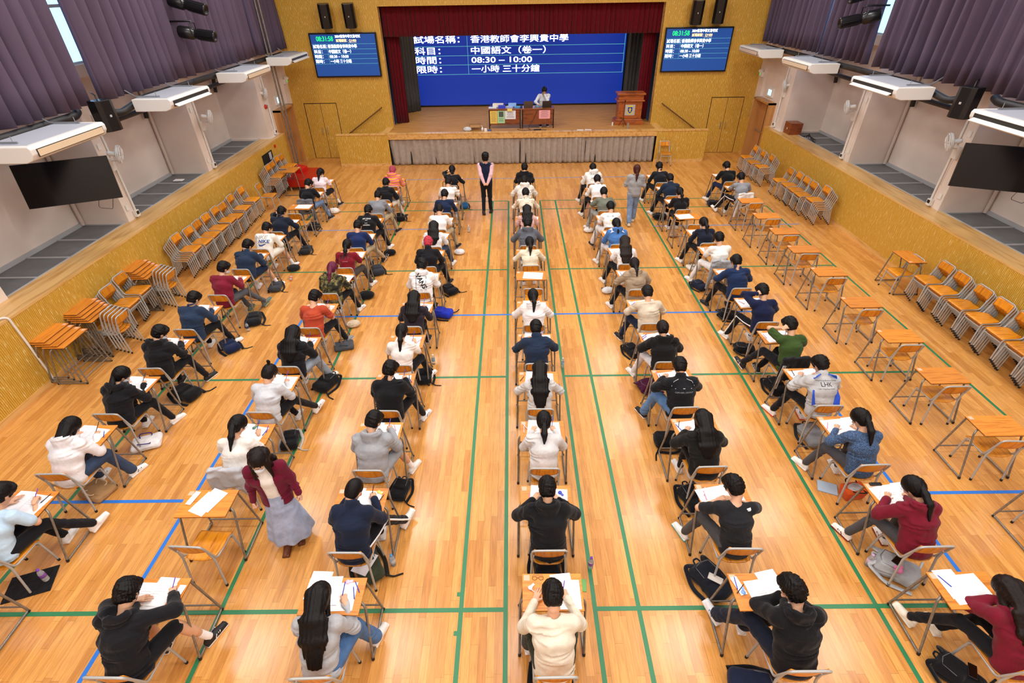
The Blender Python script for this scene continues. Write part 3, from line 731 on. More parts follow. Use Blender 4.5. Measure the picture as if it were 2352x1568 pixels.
# --- stage
struct(MB().box(PX0, PX1, 20.1, 26.2, .0, 1.15).build('stage_deck', wood('stage_boards', '#94602a', '#bf8840', (.5, 9, 1), .6, 3, 0, 0)))
mb = MB(); mb.box(PX0, PX1, 19.98, 20.1, .96, 1.165, 0)
for k in range(4): mb.box(PX0, PX1, 19.972, 19.98, .985+k*.045, 1.012+k*.045, 0)
mb.box(PX0, PX1, 19.96, 20.2, 1.15, 1.168, 0)
struct(mb.build('trim_4', [M_LEDGE]))
for i, (a, b) in enumerate(((-6.6, PX0), (PX1, 7.3))):
    mb = MB(); slats(mb, (a, 20.0, 0), (1, 0, 0), b-a, .1, 1.13, nY, .048); mb.box(a, b, 20.001, 20.14, 0, 1.13, 2); mb.box(a-.01, b+.01, 19.975, 20.16, 1.13, 1.165, 2); mb.box(a, b, 19.985, 20.0, 0, .1, 2)
    mb.box(PX0-.02 if i == 0 else PX1, PX0 if i == 0 else PX1+.02, 20.0, 20.14, 0, 1.13, 2)
    struct(mb.build('stage_parapet', [M_SLAT, M_GROOVE, M_LEDGE]))
    mb = MB()
    for k in range(7):
        w = .27; x0 = (PX0-(k+1)*w) if i == 0 else PX1+k*w
        mb.box(x0, x0+w, 20.14, YB, 0, 1.15-(k+0)*.16 if k else 1.15)
    struct(mb.build('stage_steps', [M_LEDGE]))
for i, (x0, x1) in enumerate(((-6.4, -4.97), (7.15, 5.72))):
    r = empty('handrail', (x0, YB-.1, .95)); tag(r, 'slanting brown handrail on slatted wall %s of the stage' % ('left', 'right')[i], 'handrail', 'handrails by the stage steps')
    MB().tube([(0, 0, 0), (x1-x0, 0, .93)], .022, 10).build('rail', plain('bronze', '#7a5a3c', .4, .4), r)
    for t in (.08, .92): MB().tube([((x1-x0)*t, 0, .93*t), ((x1-x0)*t, .09, .93*t-.03)], .012, 6).build('bracket', plain('bronze', '#7a5a3c', .4, .4), r)
struct(MB().box(-6.4, 7.2, 26.2, 26.4, 0, CEIL).build('wall_stage_back', plain('stage_black', '#15151a', .8)))
struct(MB().box(-6.4, -6.3, YB+.3, 26.2, 0, CEIL).build('wall_stage_left', plain('stage_black', '#15151a', .8)))
struct(MB().box(7.1, 7.2, YB+.3, 26.2, 0, CEIL).build('wall_stage_right', plain('stage_black', '#15151a', .8)))
struct(MB().box(-6.4, 7.2, YB+.3, 26.2, 6.2, 6.3).build('ceiling_stage', plain('stage_black', '#15151a', .8)))
def drape(name, p0, p1, z0, z1, mat, pitch=.16, amp=.05, seed=0, gather=0, nz=10, hem=0, label=None, cat='curtain', group=None, parent=None):
    rd = random.Random(seed); p0 = Vector(p0); p1 = Vector(p1); d = (p1-p0); L = d.length; d.normalize(); n = Vector((-d.y, d.x, 0))
    nu = int(L/pitch*8); ph = [rd.uniform(-.9, .9) for _ in range(int(L/pitch)+3)]; am = [rd.uniform(.55, 1.25) for _ in ph]
    vs = []
    for j in range(nz+1):
        t = j/nz; z = z0+(z1-z0)*t
        for i in range(nu+1):
            u = i/nu*L; k = u/pitch; k0 = int(k); fr = k-k0; a = ph[k0]*(1-fr)+ph[k0+1]*fr; m = am[k0]*(1-fr)+am[k0+1]*fr
            off = amp*m*math.sin(2*math.pi*k+a+.5*math.sin(t*2+k0))*(1.15-.5*t)+.25*amp*math.sin(k*1.9+t*3+seed)
            zz = z+(hem*math.sin(k*2.3+seed)*(1-t))
            q = p0+d*(u+amp*.35*math.cos(2*math.pi*k*1.0+a+1))+n*off; vs.append((q.x, q.y, zz))
    fs = [(j*(nu+1)+i, j*(nu+1)+i+1, (j+1)*(nu+1)+i+1, (j+1)*(nu+1)+i) for j in range(nz) for i in range(nu)]
    me = bpy.data.meshes.new(name); me.from_pydata(vs, [], fs); me.materials.append(mat); me.polygons.foreach_set('use_smooth', [True]*len(fs))
    o = obj(name, me, parent); md = o.modifiers.new('thick', 'SOLIDIFY'); md.thickness = .006
    if label: tag(o, label, cat, group)
    return o
M_RED = fabric('#5e0a17'); M_LEG = fabric('#4a4744'); M_GREYC = fabric('#a3978c'); M_PUR = plain('curtain_cloth', '#56475a', .95)
drape('valance', (PX0+.02, YB+.35, 0), (PX1-.02, YB+.35, 0), 4.16, 5.3, M_RED, .17, .05, 1, label='short dark red valance across the top of the stage')
for i, (a, b) in enumerate(((PX0+.03, PX0+.5), (PX1-.5, PX1-.03))):
    drape('stage_curtain', (a, YB+.55, 0), (b, YB+.75, 0), 1.16, 5.6, M_RED, .11, .05, 4+i, label='dark red stage curtain gathered at the %s edge' % ('left', 'right')[i], group='red stage side curtains')
for i, (a, b) in enumerate(((-4.9, -4.0), (4.65, 5.75))):
    drape('stage_leg_curtain', (a, 23.4, 0), (b, 24.2 if i == 0 else 23.8, 0), 1.16, 6.0, M_LEG, .16, .06, 8+i, label='black-grey leg curtain beside the %s end of the big screen' % ('left', 'right')[i], group='dark stage leg curtains')
for i, (a, b) in enumerate(((PX0+.02, -.02), (-.14, 2.6), (2.5, PX1-.05))):
    drape('stage_skirt_curtain', (a, 20.06, 0), (b, 20.03, 0), .02, .955, M_GREYC, (.24, .2, .22)[i], .045, 20+i, hem=.008, label='grey cloth skirt hung under the stage front, %s of three' % ('left', 'middle', 'right')[i], group='grey cloth skirt under the stage')
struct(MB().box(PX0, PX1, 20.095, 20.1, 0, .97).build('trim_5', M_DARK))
# --- side walls, bays, windows (side = 0 left, 1 right)
PIERS = [(-.4, .0), (3.5, 3.9), (7.25, 7.65), (11.08, 11.42), (14.85, 15.27)]
def FX(side, d): return XL-d if side == 0 else XR+d
def sbox(mb, side, d0, d1, y0, y1, z0, z1, mi=0):
    a, b = sorted((FX(side, d0), FX(side, d1))); return mb.box(a, b, y0, y1, z0, z1, mi)
for side in (0, 1):
    sn = ('left', 'right')[side]; nx = (1, 0, 0) if side == 0 else (-1, 0, 0)
    mb = MB(); ye = 19.45
    slats(mb, (FX(side, 0), Y0, 0), (0, 1, 0), ye-Y0, .10, 1.34, nx, .032)
    sbox(mb, side, .001, .14, Y0, ye, 0, 1.34, 2)
    slats(mb, (FX(side, 0), 20.8, 0), (0, 1, 0), YB-20.8, .10, 1.34, nx, .045); sbox(mb, side, .001, .14, 20.8, YB, 0, 1.34, 2)
    struct(mb.build('wall_'+sn, [M_SLAT, M_GROOVE, M_LEDGE]))
    mb = MB(); sbox(mb, side, -.018, .005, Y0, ye, 0, .1); sbox(mb, side, -.018, .005, 20.8, YB, 0, .1); struct(mb.build('baseboard_'+sn, M_LEDGE))
    mb = MB(); sbox(mb, side, -.012, .56, Y0, 18.65, 1.34, 1.38); sbox(mb, side, -.012, .25, 18.65, ye, 1.34, 1.38); struct(mb.build('trim_%d' % (6+side), M_LEDGE))
    # piers and upper wall
    mb = MB()
    for a, b in PIERS: sbox(mb, side, .5, 1.62, a, b, 1.381, CEIL); sbox(mb, side, .57, 1.7, a, b, 1.1, 1.381)
    sbox(mb, side, .22, 1.62, 18.65, 19.5, 1.381, CEIL); sbox(mb, side, .22, 1.62, 19.5, 20.75, 2.12, CEIL); sbox(mb, side, .14, 1.62, 20.75, YB+.3, 1.34, CEIL); sbox(mb, side, .36, 1.7, 19.3, 21.4, -.05, 2.2); sbox(mb, side, .145, 1.7, 20.8, YB+.3, -.05, 1.34); sbox(mb, side, .145, 1.7, 18.6, 19.44, 1.0, 1.381)
    sbox(mb, side, 1.6, 1.75, Y0, 18.65, 1.2, 4.35); sbox(mb, side, 1.45, 1.6, Y0, 18.65, 4.1, 4.35); sbox(mb, side, 1.45, 1.75, Y0, 18.65, 7.1, CEIL)
    struct(mb.build('wall_%s_plaster' % sn, M_WHITE))
    mb = MB(); ys = [Y0]+[v for p in PIERS for v in p]+[18.65]; struct_fr = MB()
    for a, b in zip(ys[0::2], ys[1::2]):
        sbox(mb, side, .56, 1.6, a, b, 1.2, 1.325)
        sbox(struct_fr, side, .56, .60, a, b, 1.325, 1.385); sbox(struct_fr, side, 1.55, 1.6, a, b, 1.325, 1.4)
        k = max(2, int(round((b-a)/.95)))
        for i in range(k+1):
            y = a+(b-a)*i/k; sbox(struct_fr, side, .56, 1.6, max(a, y-.022), min(b, y+.022), 1.325, 1.345)
    r = mb.build('trim_%d' % (8+side), M_GREYP); struct(r); struct_fr.build('panel_frames', plain('frame_grey', '#b4b6b8', .5), r)
    # windows
    wi = 0
    for a, b in zip(ys[0::2], ys[1::2]):
        wi += 1; w = empty('window_%d' % (wi+6*side), (FX(side, 1.55), (a+b)/2, 4.35)); struct(w); L = (b-a)/2
        mb = MB(); sx = -1 if side == 0 else 1
        for y in (-L, -L/3, L/3, L): mb.box(-.03, .03, y-.03, y+.03, 0, 2.75)
        for z in (0.02, 1.1, 2.73): mb.box(-.03, .03, -L, L, z-.03, z+.03)
        mb.build('window_frame', M_TRIM, w)
        m = MATS.get('window_glass')
        if not m:
            m, nt, bb = nodes('window_glass'); bb.inputs['Transmission Weight'].default_value = 1; bb.inputs['Roughness'].default_value = .02; bb.inputs['IOR'].default_value = 1.02; bb.inputs['Base Color'].default_value = (.9, .97, 1, 1); MATS['window_glass'] = m
        MB().box(-.004, .004, -L, L, .02, 2.73).build('window_pane', m, w)
    # door in the side wall
    d = empty('door_%d' % (3+side), (FX(side, .3), 20.1, 0)); struct(d); s = 1 if side == 0 else -1
    MB().box(-.02, .02, -.62, .62, 0, 2.06).build('door_leaf', plain('orange_door', '#c48a52', .45, noise=.06), d)
    mb = MB()
    for a, b in ((-.66, -.6), (.6, .66)): mb.box(-.02 if s > 0 else -.34, .34 if s > 0 else .02, a, b, 0, 2.12)
    mb.box(-.02 if s > 0 else -.34, .34 if s > 0 else .02, -.66, .66, 2.06, 2.12); mb.build('door_frame', M_DOORW, d)
    MB().tube([(s*.07, -.6, 1.0), (s*.07, .6, 1.0)], .018, 8).build('push_bar', M_ALU, d)
    for yy in (-.03, .05): MB().tube([(s*.05, yy, .05), (s*.05, yy, 2.0)], .014, 8).build('latch_rod', plain('bronze', '#7a5a3c', .4, .4), d)
    MB().box(s*.03-.004, s*.03+.004, -.45, -.18, 1.08, 1.16).build('door_notice', plain('green_sign', '#1f7a3c', .5), d)
    struct(MB().box(min(FX(side, .25), FX(side, .32)), max(FX(side, .25), FX(side, .32)), 19.45, 20.8, -.01, 0.004).build('trim_%d' % (10+side), M_DARK))
# far shell
struct(MB().box(XL-1.8, XR+1.8, Y0-.2, Y0, 0, CEIL).build('wall_back', M_WHITE))
struct(MB().box(XL-1.8, XR+1.8, Y0-.2, YB+.3, CEIL, CEIL+.2).build('ceiling', plain('ceiling_paint', '#e6e4df', .8)))
lp = None
for i, (x, y) in enumerate(LAMPS):
    if lp is None:
        lp = empty('ceiling_lamp', (x, y, CEIL)); mb = MB()
        for a in ((-.64, -.61, -.64, .64), (.61, .64, -.64, .64), (-.64, .64, -.64, -.61), (-.64, .64, .61, .64)): mb.box(*a, -.1, 0)
        mb.build('lamp_frame', M_TRIM, lp); MB().box(-.61, .61, -.61, .61, -.03, -.01).build('diffuser', plain('lamp_diffuser', '#ffffff', .5), lp)
        tag(lp, 'square white ceiling light panel over the exam hall', 'ceiling light', 'ceiling light panels')
        o = lp
    else: o = copy_tree(lp); o.location = (x, y, CEIL)
# --- window curtains
for side, rngs in ((0, [(-2.6, 10.72), (11.15, 14.5), (14.85, 18.62), (18.85, 21.1)]), (1, [(-2.6, 14.3), (14.62, 16.9), (17.06, 21.1)])):
    for i, (a, b) in enumerate(rngs):
        x = FX(side, -.05)
        drape('window_curtain', (x, a, 0), (x, b, 0), 3.90, 7.6, M_PUR, .31, .125, 40+i+10*side, nz=8, label='purple-grey window curtain, %s along the %s wall' % (('nearest', 'second', 'third', 'farthest by the stage')[i if (side == 0 or i < 2) else 3], ('left', 'right')[side]), group='purple window curtains')
    r = MB().tube([(FX(side, -.05), -2.7, 7.62), (FX(side, -.05), 21.15, 7.62)], .02, 8).build('curtain_rail', M_ALU); tag(r, 'long metal curtain rail above the %s purple curtains' % ('left', 'right')[side], 'curtain rail', 'curtain rails')
# --- wall items
def wall_items(side):
    s = 1 if side == 0 else -1; sn = ('left', 'right')[side]; o4 = ('nearest', 'second', 'third', 'farthest')
    def X(x): return x if side == 0 else .85-x
    for i, y in enumerate((8.75, 12.58, 16.35, 19.8)):
        r = empty('air_conditioner', (X(-7.62), y, 3.58)); r.scale = (s, 1, 1); L = .86
        tag(r, 'white hanging air conditioner, %s on the %s wall' % (o4[i], sn), 'air conditioner', 'ceiling-hung air conditioners')
        prof = [(-.4, .0), (.25, .0), (.36, .04), (.41, .12), (.41, .2), (.38, .24), (-.4, .24)]
        Tm = Matrix.Translation((0, L, 0)) @ Matrix(((1, 0, 0, 0), (0, 0, -1, 0), (0, 1, 0, 0), (0, 0, 0, 1)))
        MB().prism(prof, Tm, 2*L, 0).build('casing', M_TRIM, r, bevel=.012)
        mb = MB(); mb.box(-.36, .3, -L+.12, L-.12, .241, .25); mb.build('top_plate', plain('ac_grey', '#b4b8c4', .4), r)
        mb = MB(); mb.box(.408, .418, -L+.1, L-.1, .075, .19, 0); mb.build('outlet', plain('ac_slot', '#2a2622', .6), r)
        if (side == 0 and i in (1, 3)) or (side == 1 and i in (0, 1)):
            mb = MB(); mb.obox(Matrix.Translation((.45, 0, .10)) @ Euler((0, .5, 0)).to_matrix().to_4x4(), .10, 2*L-.24, .012); mb.build('flap', M_TRIM, r)
        else:
            mb = MB(); mb.box(.414, .424, -L+.115, L-.115, .085, .18); mb.build('flap', plain('ac_cream', '#e6cfae', .4), r)
        for yy in (-L+.18, L-.18):
            MB().tube([(.12, yy, .27), (-.4, yy, .27), (-.62, yy, .42)], .014, 6).build('bracket', M_ALU, r)
            MB().tube([(.05, yy, .24), (.05, yy, .36)], .006, 6).build('bolt', M_ALU, r)
    # lagged pipes
    P = [(X(-8.15), -2.5, 3.78), (X(-8.15), 10.2, 3.80, .2), (X(-8.4), 10.62, 3.8)]
    tag(MB().tube(bez(P), .075, 12).build('lagged_pipe', M_PIPE), 'fat black lagged pipe, nearest run under the %s curtains' % sn, 'pipe', 'black pipes under the curtains')
    P = [(X(-8.5), 11.2, 3.75), (X(-8.1), 11.35, 3.62, .15), (X(-8.12), 12.3, 3.76, .3), (X(-8.15), 20.6, 3.76)]
    tag(MB().tube(bez(P), .07, 12).build('lagged_pipe', M_PIPE), 'fat black lagged pipe, far run under the %s curtains' % sn, 'pipe', 'black pipes under the curtains')
    for k, (a, b) in enumerate(((11.5, 14.7), (15.4, 18.6))):
        tag(MB().tube(bez([(X(-8.8), a+.3, 3.35), (X(-8.85), (a+b)/2+.9, 3.35), (X(-9.7), b-.1, 3.38, .2), (X(-9.75), b-.12, 2.9)]), .055, 10).build('drain_pipe', M_PIPE), 'black pipe inside the %s bay of the %s wall' % (('second', 'third')[k], sn), 'pipe')
    fz = ((11.2, 2.86), (15.15, 2.80), (19.02, 2.75))
    for i, (y, z) in enumerate(fz):
        r = empty('wall_fan', (X(-8.38), y, z)); r.scale = (s*.86, .86, .86)
        tag(r, 'white wall fan, %s on the %s side' % (('nearest', 'middle', 'farthest')[i], sn), 'fan', 'white wall fans')
        ax = Vector((.86, .42, -.22)).normalized(); T = Matrix.Translation((.02, -.05, 0)) @ ax.to_track_quat('Z', 'Y').to_matrix().to_4x4(); mb = MB()
        for rr, zz in ((.21, 0), (.205, .035), (.14, .07), (.07, .085), (.2, -.03), (.12, -.06)):
            mb.tube([T @ Vector((rr*math.cos(a), rr*math.sin(a), zz)) for a in [k*math.pi/14 for k in range(28)]], .004 if rr < .2 else .01, 5, closed=True)
        for k in range(22):
            a = k*math.pi/11; c, sn2 = math.cos(a), math.sin(a)
            mb.tube([T @ Vector((.03*c, .03*sn2, .09)), T @ Vector((.13*c, .13*sn2, .075)), T @ Vector((.208*c, .208*sn2, .02)), T @ Vector((.2*c, .2*sn2, -.03)), T @ Vector((.06*c, .06*sn2, -.07))], .0028, 4)
        mb.build('cage', M_TRIM, r)
        for k in range(3):
            mb = MB(); a = k*2*math.pi/3; vs = []
            for q in range(7):
                rr = .04+.14*q/6; w = .35+.5*math.sin(q/6*2.6)
                for sg in (-1, 1): vs.append(T @ Vector((rr*math.cos(a+sg*w*.8), rr*math.sin(a+sg*w*.8), .02+sg*.018)))
            mb.add(vs, [(2*q, 2*q+1, 2*q+3, 2*q+2) for q in range(6)], 0, True); mb.build('blade', plain('blade_white', '#e4e6ea', .3), r)
        MB().lathe([(0, -.24), (.045, -.235), (.055, -.2), (.055, -.08), (.03, -.05), (.03, .03), (0, .035)], 14, 0, T).build('motor', M_TRIM, r)
        dd = -.37 if i < 2 else -.1
        MB().tube([T @ Vector((0, 0, -.15)), (-.1, .08, -.18), (dd, .04, -.18)], .02, 8).build('bracket', M_TRIM, r)
        MB().box(dd-.0, dd+.06, -.03, .11, -.42, -.12).build('control_box', M_TRIM, r)
        MB().tube([(dd+.04, .02, -.42), (dd+.045, .03, -1.1)], .003, 4).build('pull_cord', plain('cord_grey', '#555555', .6), r)
    for i, (y, d) in enumerate(((11.12, .49), (14.9, .49), (18.9, .21))):
        x = FX(side, d)
        r = MB().tube([(x+s*.02, y+.26, 1.4), (x+s*.02, y+.26, 3.6)], .022, 8).build('cable_conduit', M_TRIM); tag(r, 'white cable conduit up the %s pier of the %s wall' % (('nearest', 'middle', 'farthest')[i], sn), 'conduit', 'cable conduits on the piers')
        r = MB().box(min(x, x+s*.07), max(x, x+s*.07), y+.18, y+.3, 1.42, 1.56).build('socket_box', M_TRIM); MB().box(min(x+s*.07, x+s*.075), max(x+s*.07, x+s*.075), y+.2, y+.28, 1.47, 1.54).build('socket_cover', M_BLACK, r)
        tag(r, 'small white socket box at the foot of the %s pier, %s wall' % (('nearest', 'middle', 'farthest')[i], sn), 'socket box', 'socket boxes on the ledge')
        for zz in (1.62, 2.95):
            r = MB().box(min(x, x+s*.012), max(x, x+s*.012), y+.03, y+.12, zz, zz+.12).build('switch_plate', M_TRIM)
            tag(r, '%s white switch plate on the %s pier, %s wall' % ('lower' if zz < 2 else 'upper', ('nearest', 'middle', 'farthest')[i], sn), 'switch plate', 'switch plates on the piers')
    # loudspeaker on the nearest visible pier
    r = empty('loudspeaker', (X(-8.0), 10.78, 3.70)); r.scale = (s, 1, 1); r.rotation_euler = (0, 0, -.35*s); tag(r, 'black wall loudspeaker hung on the %s pier' % sn, 'loudspeaker', 'black loudspeakers')
    MB().prism([(-.13, -.17), (.10, -.17), (.15, -.09), (.15, .09), (.10, .17), (-.13, .17)], Matrix.Translation((0, 0, -.28)), .56).build('cabinet', M_BLACK, r, bevel=.008)
    MB().box(.151, .156, -.02, .02, -.02, .02).build('badge', plain('badge_silver', '#b9b9b9', .3), r); MB().tube([(-.05, 0, .27), (-.05, 0, .36), (-.45, .2, .36)], .015, 6).build('bracket', M_BLACK, r)
    # tilted television facing the back of the hall
    A = {0: ((-9.42, 9.7, 3.06), (-8.0, 10.32, 3.06), (-9.33, 9.56, 2.27), (-7.97, 10.18, 2.26))}[0]
    A = [Vector((X(p[0]), p[1], p[2])) for p in A]
    if side == 1: A = [A[1], A[0], A[3], A[2]]
    r = empty('television', tuple((A[0]+A[1]+A[2]+A[3])/4)); tag(r, 'large switched-off black television tilted down on the %s wall' % sn, 'television')
    c = (A[0]+A[1]+A[2]+A[3])/4; ux = (A[1]-A[0]).normalized(); uz = (A[0]-A[2]); uz = (uz-ux*uz.dot(ux)).normalized(); uy = uz.cross(ux)
    T = Matrix(((ux.x, uy.x, uz.x, 0), (ux.y, uy.y, uz.y, 0), (ux.z, uy.z, uz.z, 0), (0, 0, 0, 1))); w = (A[1]-A[0]).length; h = (A[0]-A[2]).length
    MB().obox(T @ Matrix.Translation((0, .02, 0)), w, .05, h).build('casing', M_BLACK, r); MB().obox(T @ Matrix.Translation((0, -.008, 0)), w-.02, .006, h-.02).build('screen', plain('dark_screen', '#07070a', .12), r)
    MB().obox(T @ Matrix.Translation((.2, .14, 0)), .3, .2, .3).build('bracket', M_BLACK, r)
    MB().tube(bez([T @ Vector((.35, .05, -h/2)), tuple(T @ Vector((.3, .06, -h/2-.14)))+(.05,), tuple(T @ Vector((.52, .06, -h/2-.2)))+(.03,), T @ Vector((.6, .05, -h/2+.02))]), .005, 5).build('cable', M_BLACK, r)
wall_items(0); wall_items(1)
# spotlights on booms
for side in (0, 1):
    for k, y in enumerate((7.22, 11.05, 14.82)):
        r = MB().tube([(FX(side, 1.53), y-.03, 1.35), (FX(side, 1.53), y-.03, 4.08)], .04, 10).build('down_pipe', plain('pipe_pinkish', '#d8c6ba', .6)); tag(r, 'painted corner pipe in %s bay, %s wall' % (('nearest', 'second', 'third')[k], ('left', 'right')[side]), 'pipe', 'painted corner pipes in the bays')
for side in (0, 1):
    for k, (ta, tb) in enumerate((((-8.0, 14.37, 4.87), (-7.2, 14.44, 4.74)), ((-8.0, 14.39, 5.50), (-7.2, 14.38, 5.29)))):
        if side: ta, tb = ((8.85, 14.45, 4.98), (8.02, 14.62, 4.80)) if k == 0 else ((8.85, 14.4, 5.53), (8.02, 14.5, 5.31))
        a, b = Vector(ta), Vector(tb); L = (b-a).length; r = empty('spotlight', ta); T = (b-a).normalized().to_track_quat('Z', 'Y').to_matrix().to_4x4()
        tag(r, 'black theatre spotlight, %s of the pair by the %s curtains' % (('lower', 'upper')[k], ('left', 'right')[side]), 'spotlight', 'theatre spotlights')
        MB().lathe([(0, 0), (.12, 0), (.135, .03), (.135, L*.38), (.105, L*.42), (.105, L*.5), (.118, L*.52), (.118, L*.97), (.125, L), (.1, L), (.09, L*.95), (0, L*.95)], 18, 0, T).build('barrel', M_BLACK, r)
        for q in range(8):
            an = q*math.pi/4; MB().tube([T @ Vector((0.12*math.cos(an), 0.12*math.sin(an), L*.55)), T @ Vector((0.12*math.cos(an), 0.12*math.sin(an), L*.95))], .005, 4).build('cooling_fin', M_BLACK, r)
        m = (b-a)*.42; MB().tube([m+Vector((0, -.12, 0)), m+Vector((0, -.13, .22)), m+Vector((0, .13, .22)), m+Vector((0, .12, 0))], .012, 6).build('yoke', M_BLACK, r)
        MB().tube([m+Vector((0, 0, .22)), m+Vector((0, 0, .26)), m+Vector((-.55 if side == 0 else .55, 0, .26))], .02, 8).build('boom_arm', M_BLACK, r)
# vertical poles by the left door
for k, (x, y) in enumerate(((-8.06, 19.3), (-7.98, 19.38))):
    tag(MB().tube([(x, y, .0), (x, y, CEIL)], .028, 10).build('steel_pole', M_STEEL2), 'tall steel pole by the left door, %s of the pair' % ('left', 'right')[k], 'pole', 'steel poles by the left door')
# --- written screens
def thicken(me, k):
    vs = [v.co.copy() for v in me.vertices]; fs = [tuple(p.vertices) for p in me.polygons]; n = len(vs); V = []; F = []
    for i, (dx, dy) in enumerate(((-k, 0), (k, 0), (0, -k*.6), (0, k*.6))):
        V += [(v.x+dx, v.y+dy, i*.0005) for v in vs]; F += [tuple(a+i*n for a in f) for f in fs]
    m = bpy.data.meshes.new('t'); m.from_pydata(V, [], F); m.update(); return m
def text(s, name, parent, x, y, z, w=None, h=.2, mat=None, align='LEFT', depth=.003, bold=.003, face=-1):
    me = text_mesh(s, 0); me = thicken(me, bold*1.3); co = np.zeros(len(me.vertices)*3, f4); me.vertices.foreach_get('co', co); co = co.reshape(-1, 3)
    if len(co) == 0: return None
    lo, hi = co.min(0), co.max(0); ww = hi[0]-lo[0]; hh = max(hi[1]-lo[1], 1e-3)
    sc_y = h/1.0; sc_x = (w/ww) if w else sc_y
    out = np.zeros_like(co); out[:, 0] = (co[:, 0]-lo[0])*sc_x+x; out[:, 2] = co[:, 1]*sc_y+z; out[:, 1] = y
    if align == 'CENTER': out[:, 0] -= ww*sc_x/2
    me.vertices.foreach_set('co', out.ravel()); me.materials.append(mat); me.update(); return obj(name, me, parent)
def emis(name, col, s=1.0): return plain(name, col, .6, emis=col, es=s)
M_TW = emis('screen_white', '#f2f6ff', 1.0); M_LINE = emis('screen_line', '#5fb8b4', .8)
def tvboard(x0, x1, label):
    r = empty('display_screen', ((x0+x1)/2, YB-.12, 3.64)); tag(r, label, 'display screen', 'lit exam timer screens'); w = (x1-x0)/2; h = .71
    MB().box(-w, w, 0, .1, -h, h).build('casing', M_BLACK, r, bevel=.01)
    MB().box(-w+.05, w-.05, -.004, 0, -h+.05, h-.05).build('panel', emis('screen_blue_small', '#123f84', .8), r)
    mb = MB()
    for z in (.36, .20, .045, -.11, -.265): mb.box(-w+.05, w-.06, -.006, -.004, z-.003, z+.003)
    mb.box(-.62, -.614, -.006, -.004, -.265, .36); mb.build('table_lines', M_LINE, r)
    text('08:31:58', 'clock_text', r, -.95, -.007, .52, .60, .21, emis('screen_green', '#35e08a', 1.0), bold=.006)
    text('2024香港中學文憑考試', 'title_text', r, -.27, -.007, .59, .90, .105, M_TW)
    text('試場編號：Q1400', 'number_text', r, -.25, -.007, .46, .72, .105, emis('screen_cream', '#f3dcae', 1.0))
    MB().box(.18, .47, -.007, -.006, .40, .407).build('underline', emis('screen_cream', '#f3dcae', 1.0), r)
    for a, b, z in (('試場名稱：', '香港教師會李興貴中學', .28), ('科目：', '中國語文（卷一）', .12), ('時間：', '08:30 – 10:00', -.035), ('限時：', '一小時 三十分鐘', -.19)):
        n = {'試場名稱：': .50, '科目：': .30, '時間：': .30, '限時：': .30}[a]; m = {'香港教師會李興貴中學': 1.04, '中國語文（卷一）': .80, '08:30 – 10:00': .68, '一小時 三十分鐘': .76}[b]
        text(a, 'row_label_text', r, -w+.09, -.007, z, n, .125, M_TW); text(b, 'row_value_text', r, -.58, -.007, z, m, .125, M_TW)
tvboard(-7.2, -4.8, 'blue exam timer screen on slatted wall left of stage'); tvboard(5.49, 7.9, 'blue exam timer screen on slatted wall right of stage')
r = empty('led_wall', (0, 25.0, 1.2)); tag(r, 'huge blue projected exam notice at the back of the stage', 'projection screen')
MB().box(-4.25, 4.95, 0, .08, -.03, 3.9).build('casing', M_BLACK, r); MB().box(-4.2, 4.9, -.006, 0, .02, 3.88).build('panel', emis('screen_blue_big', '#0c2f96', .68), r)
mb = MB()
for z in (3.52, 3.17, 2.82, 2.455): mb.box(-4.2, 4.85, -.012, -.007, z-1.2-.007, z-1.2+.007)
mb.box(-1.87, -1.856, -.012, -.007, 1.255, 2.72); mb.box(4.83, 4.845, -.012, -.007, 1.255, 2.72); mb.build('table_lines', M_LINE, r)
for a, b, z, n, m in (('試場名稱：', '香港教師會李興貴中學', 3.76, 1.95, 4.15), ('科目：', '中國語文（卷一）', 3.34, 1.1, 3.2), ('時間：', '08:30 – 10:00', 2.99, 1.1, 2.62), ('限時：', '一小時 三十分鐘', 2.635, 1.1, 2.95)):
    text(a, 'row_label_text', r, -4.13, -.013, z-1.2, n, .30, M_TW, bold=.01); text(b, 'row_value_text', r, -1.72, -.013, z-1.2, m, .30, M_TW, bold=.01)
# speakers on the front wall
for i, (x, z) in enumerate(((-6.4, 4.86), (-5.56, 4.86), (6.42, 4.80), (7.18, 4.82))):
    r = empty('loudspeaker', (x, YB-.37, z), (.25, .1, -.1, -.25)[i]); r.rotation_euler[0] = .12
    tag(r, 'black front-wall loudspeaker, %s' % ('far left above left screen', 'between left screen and the stage', 'between the stage and right screen', 'far right above right screen')[i], 'loudspeaker', 'black loudspeakers')
    MB().prism([(-.19, .17), (-.19, -.08), (-.11, -.17), (.11, -.17), (.19, -.08), (.19, .17)], Matrix.Translation((0, 0, -.36)), .72).build('cabinet', M_BLACK, r, bevel=.01)
    MB().box(-.015, .015, -.176, -.171, -.02, .02).build('badge', plain('badge_silver', '#b9b9b9', .3), r)
    MB().tube([(0, .1, .1), (0, .36, .16)], .03, 8).build('bracket', M_BLACK, r)
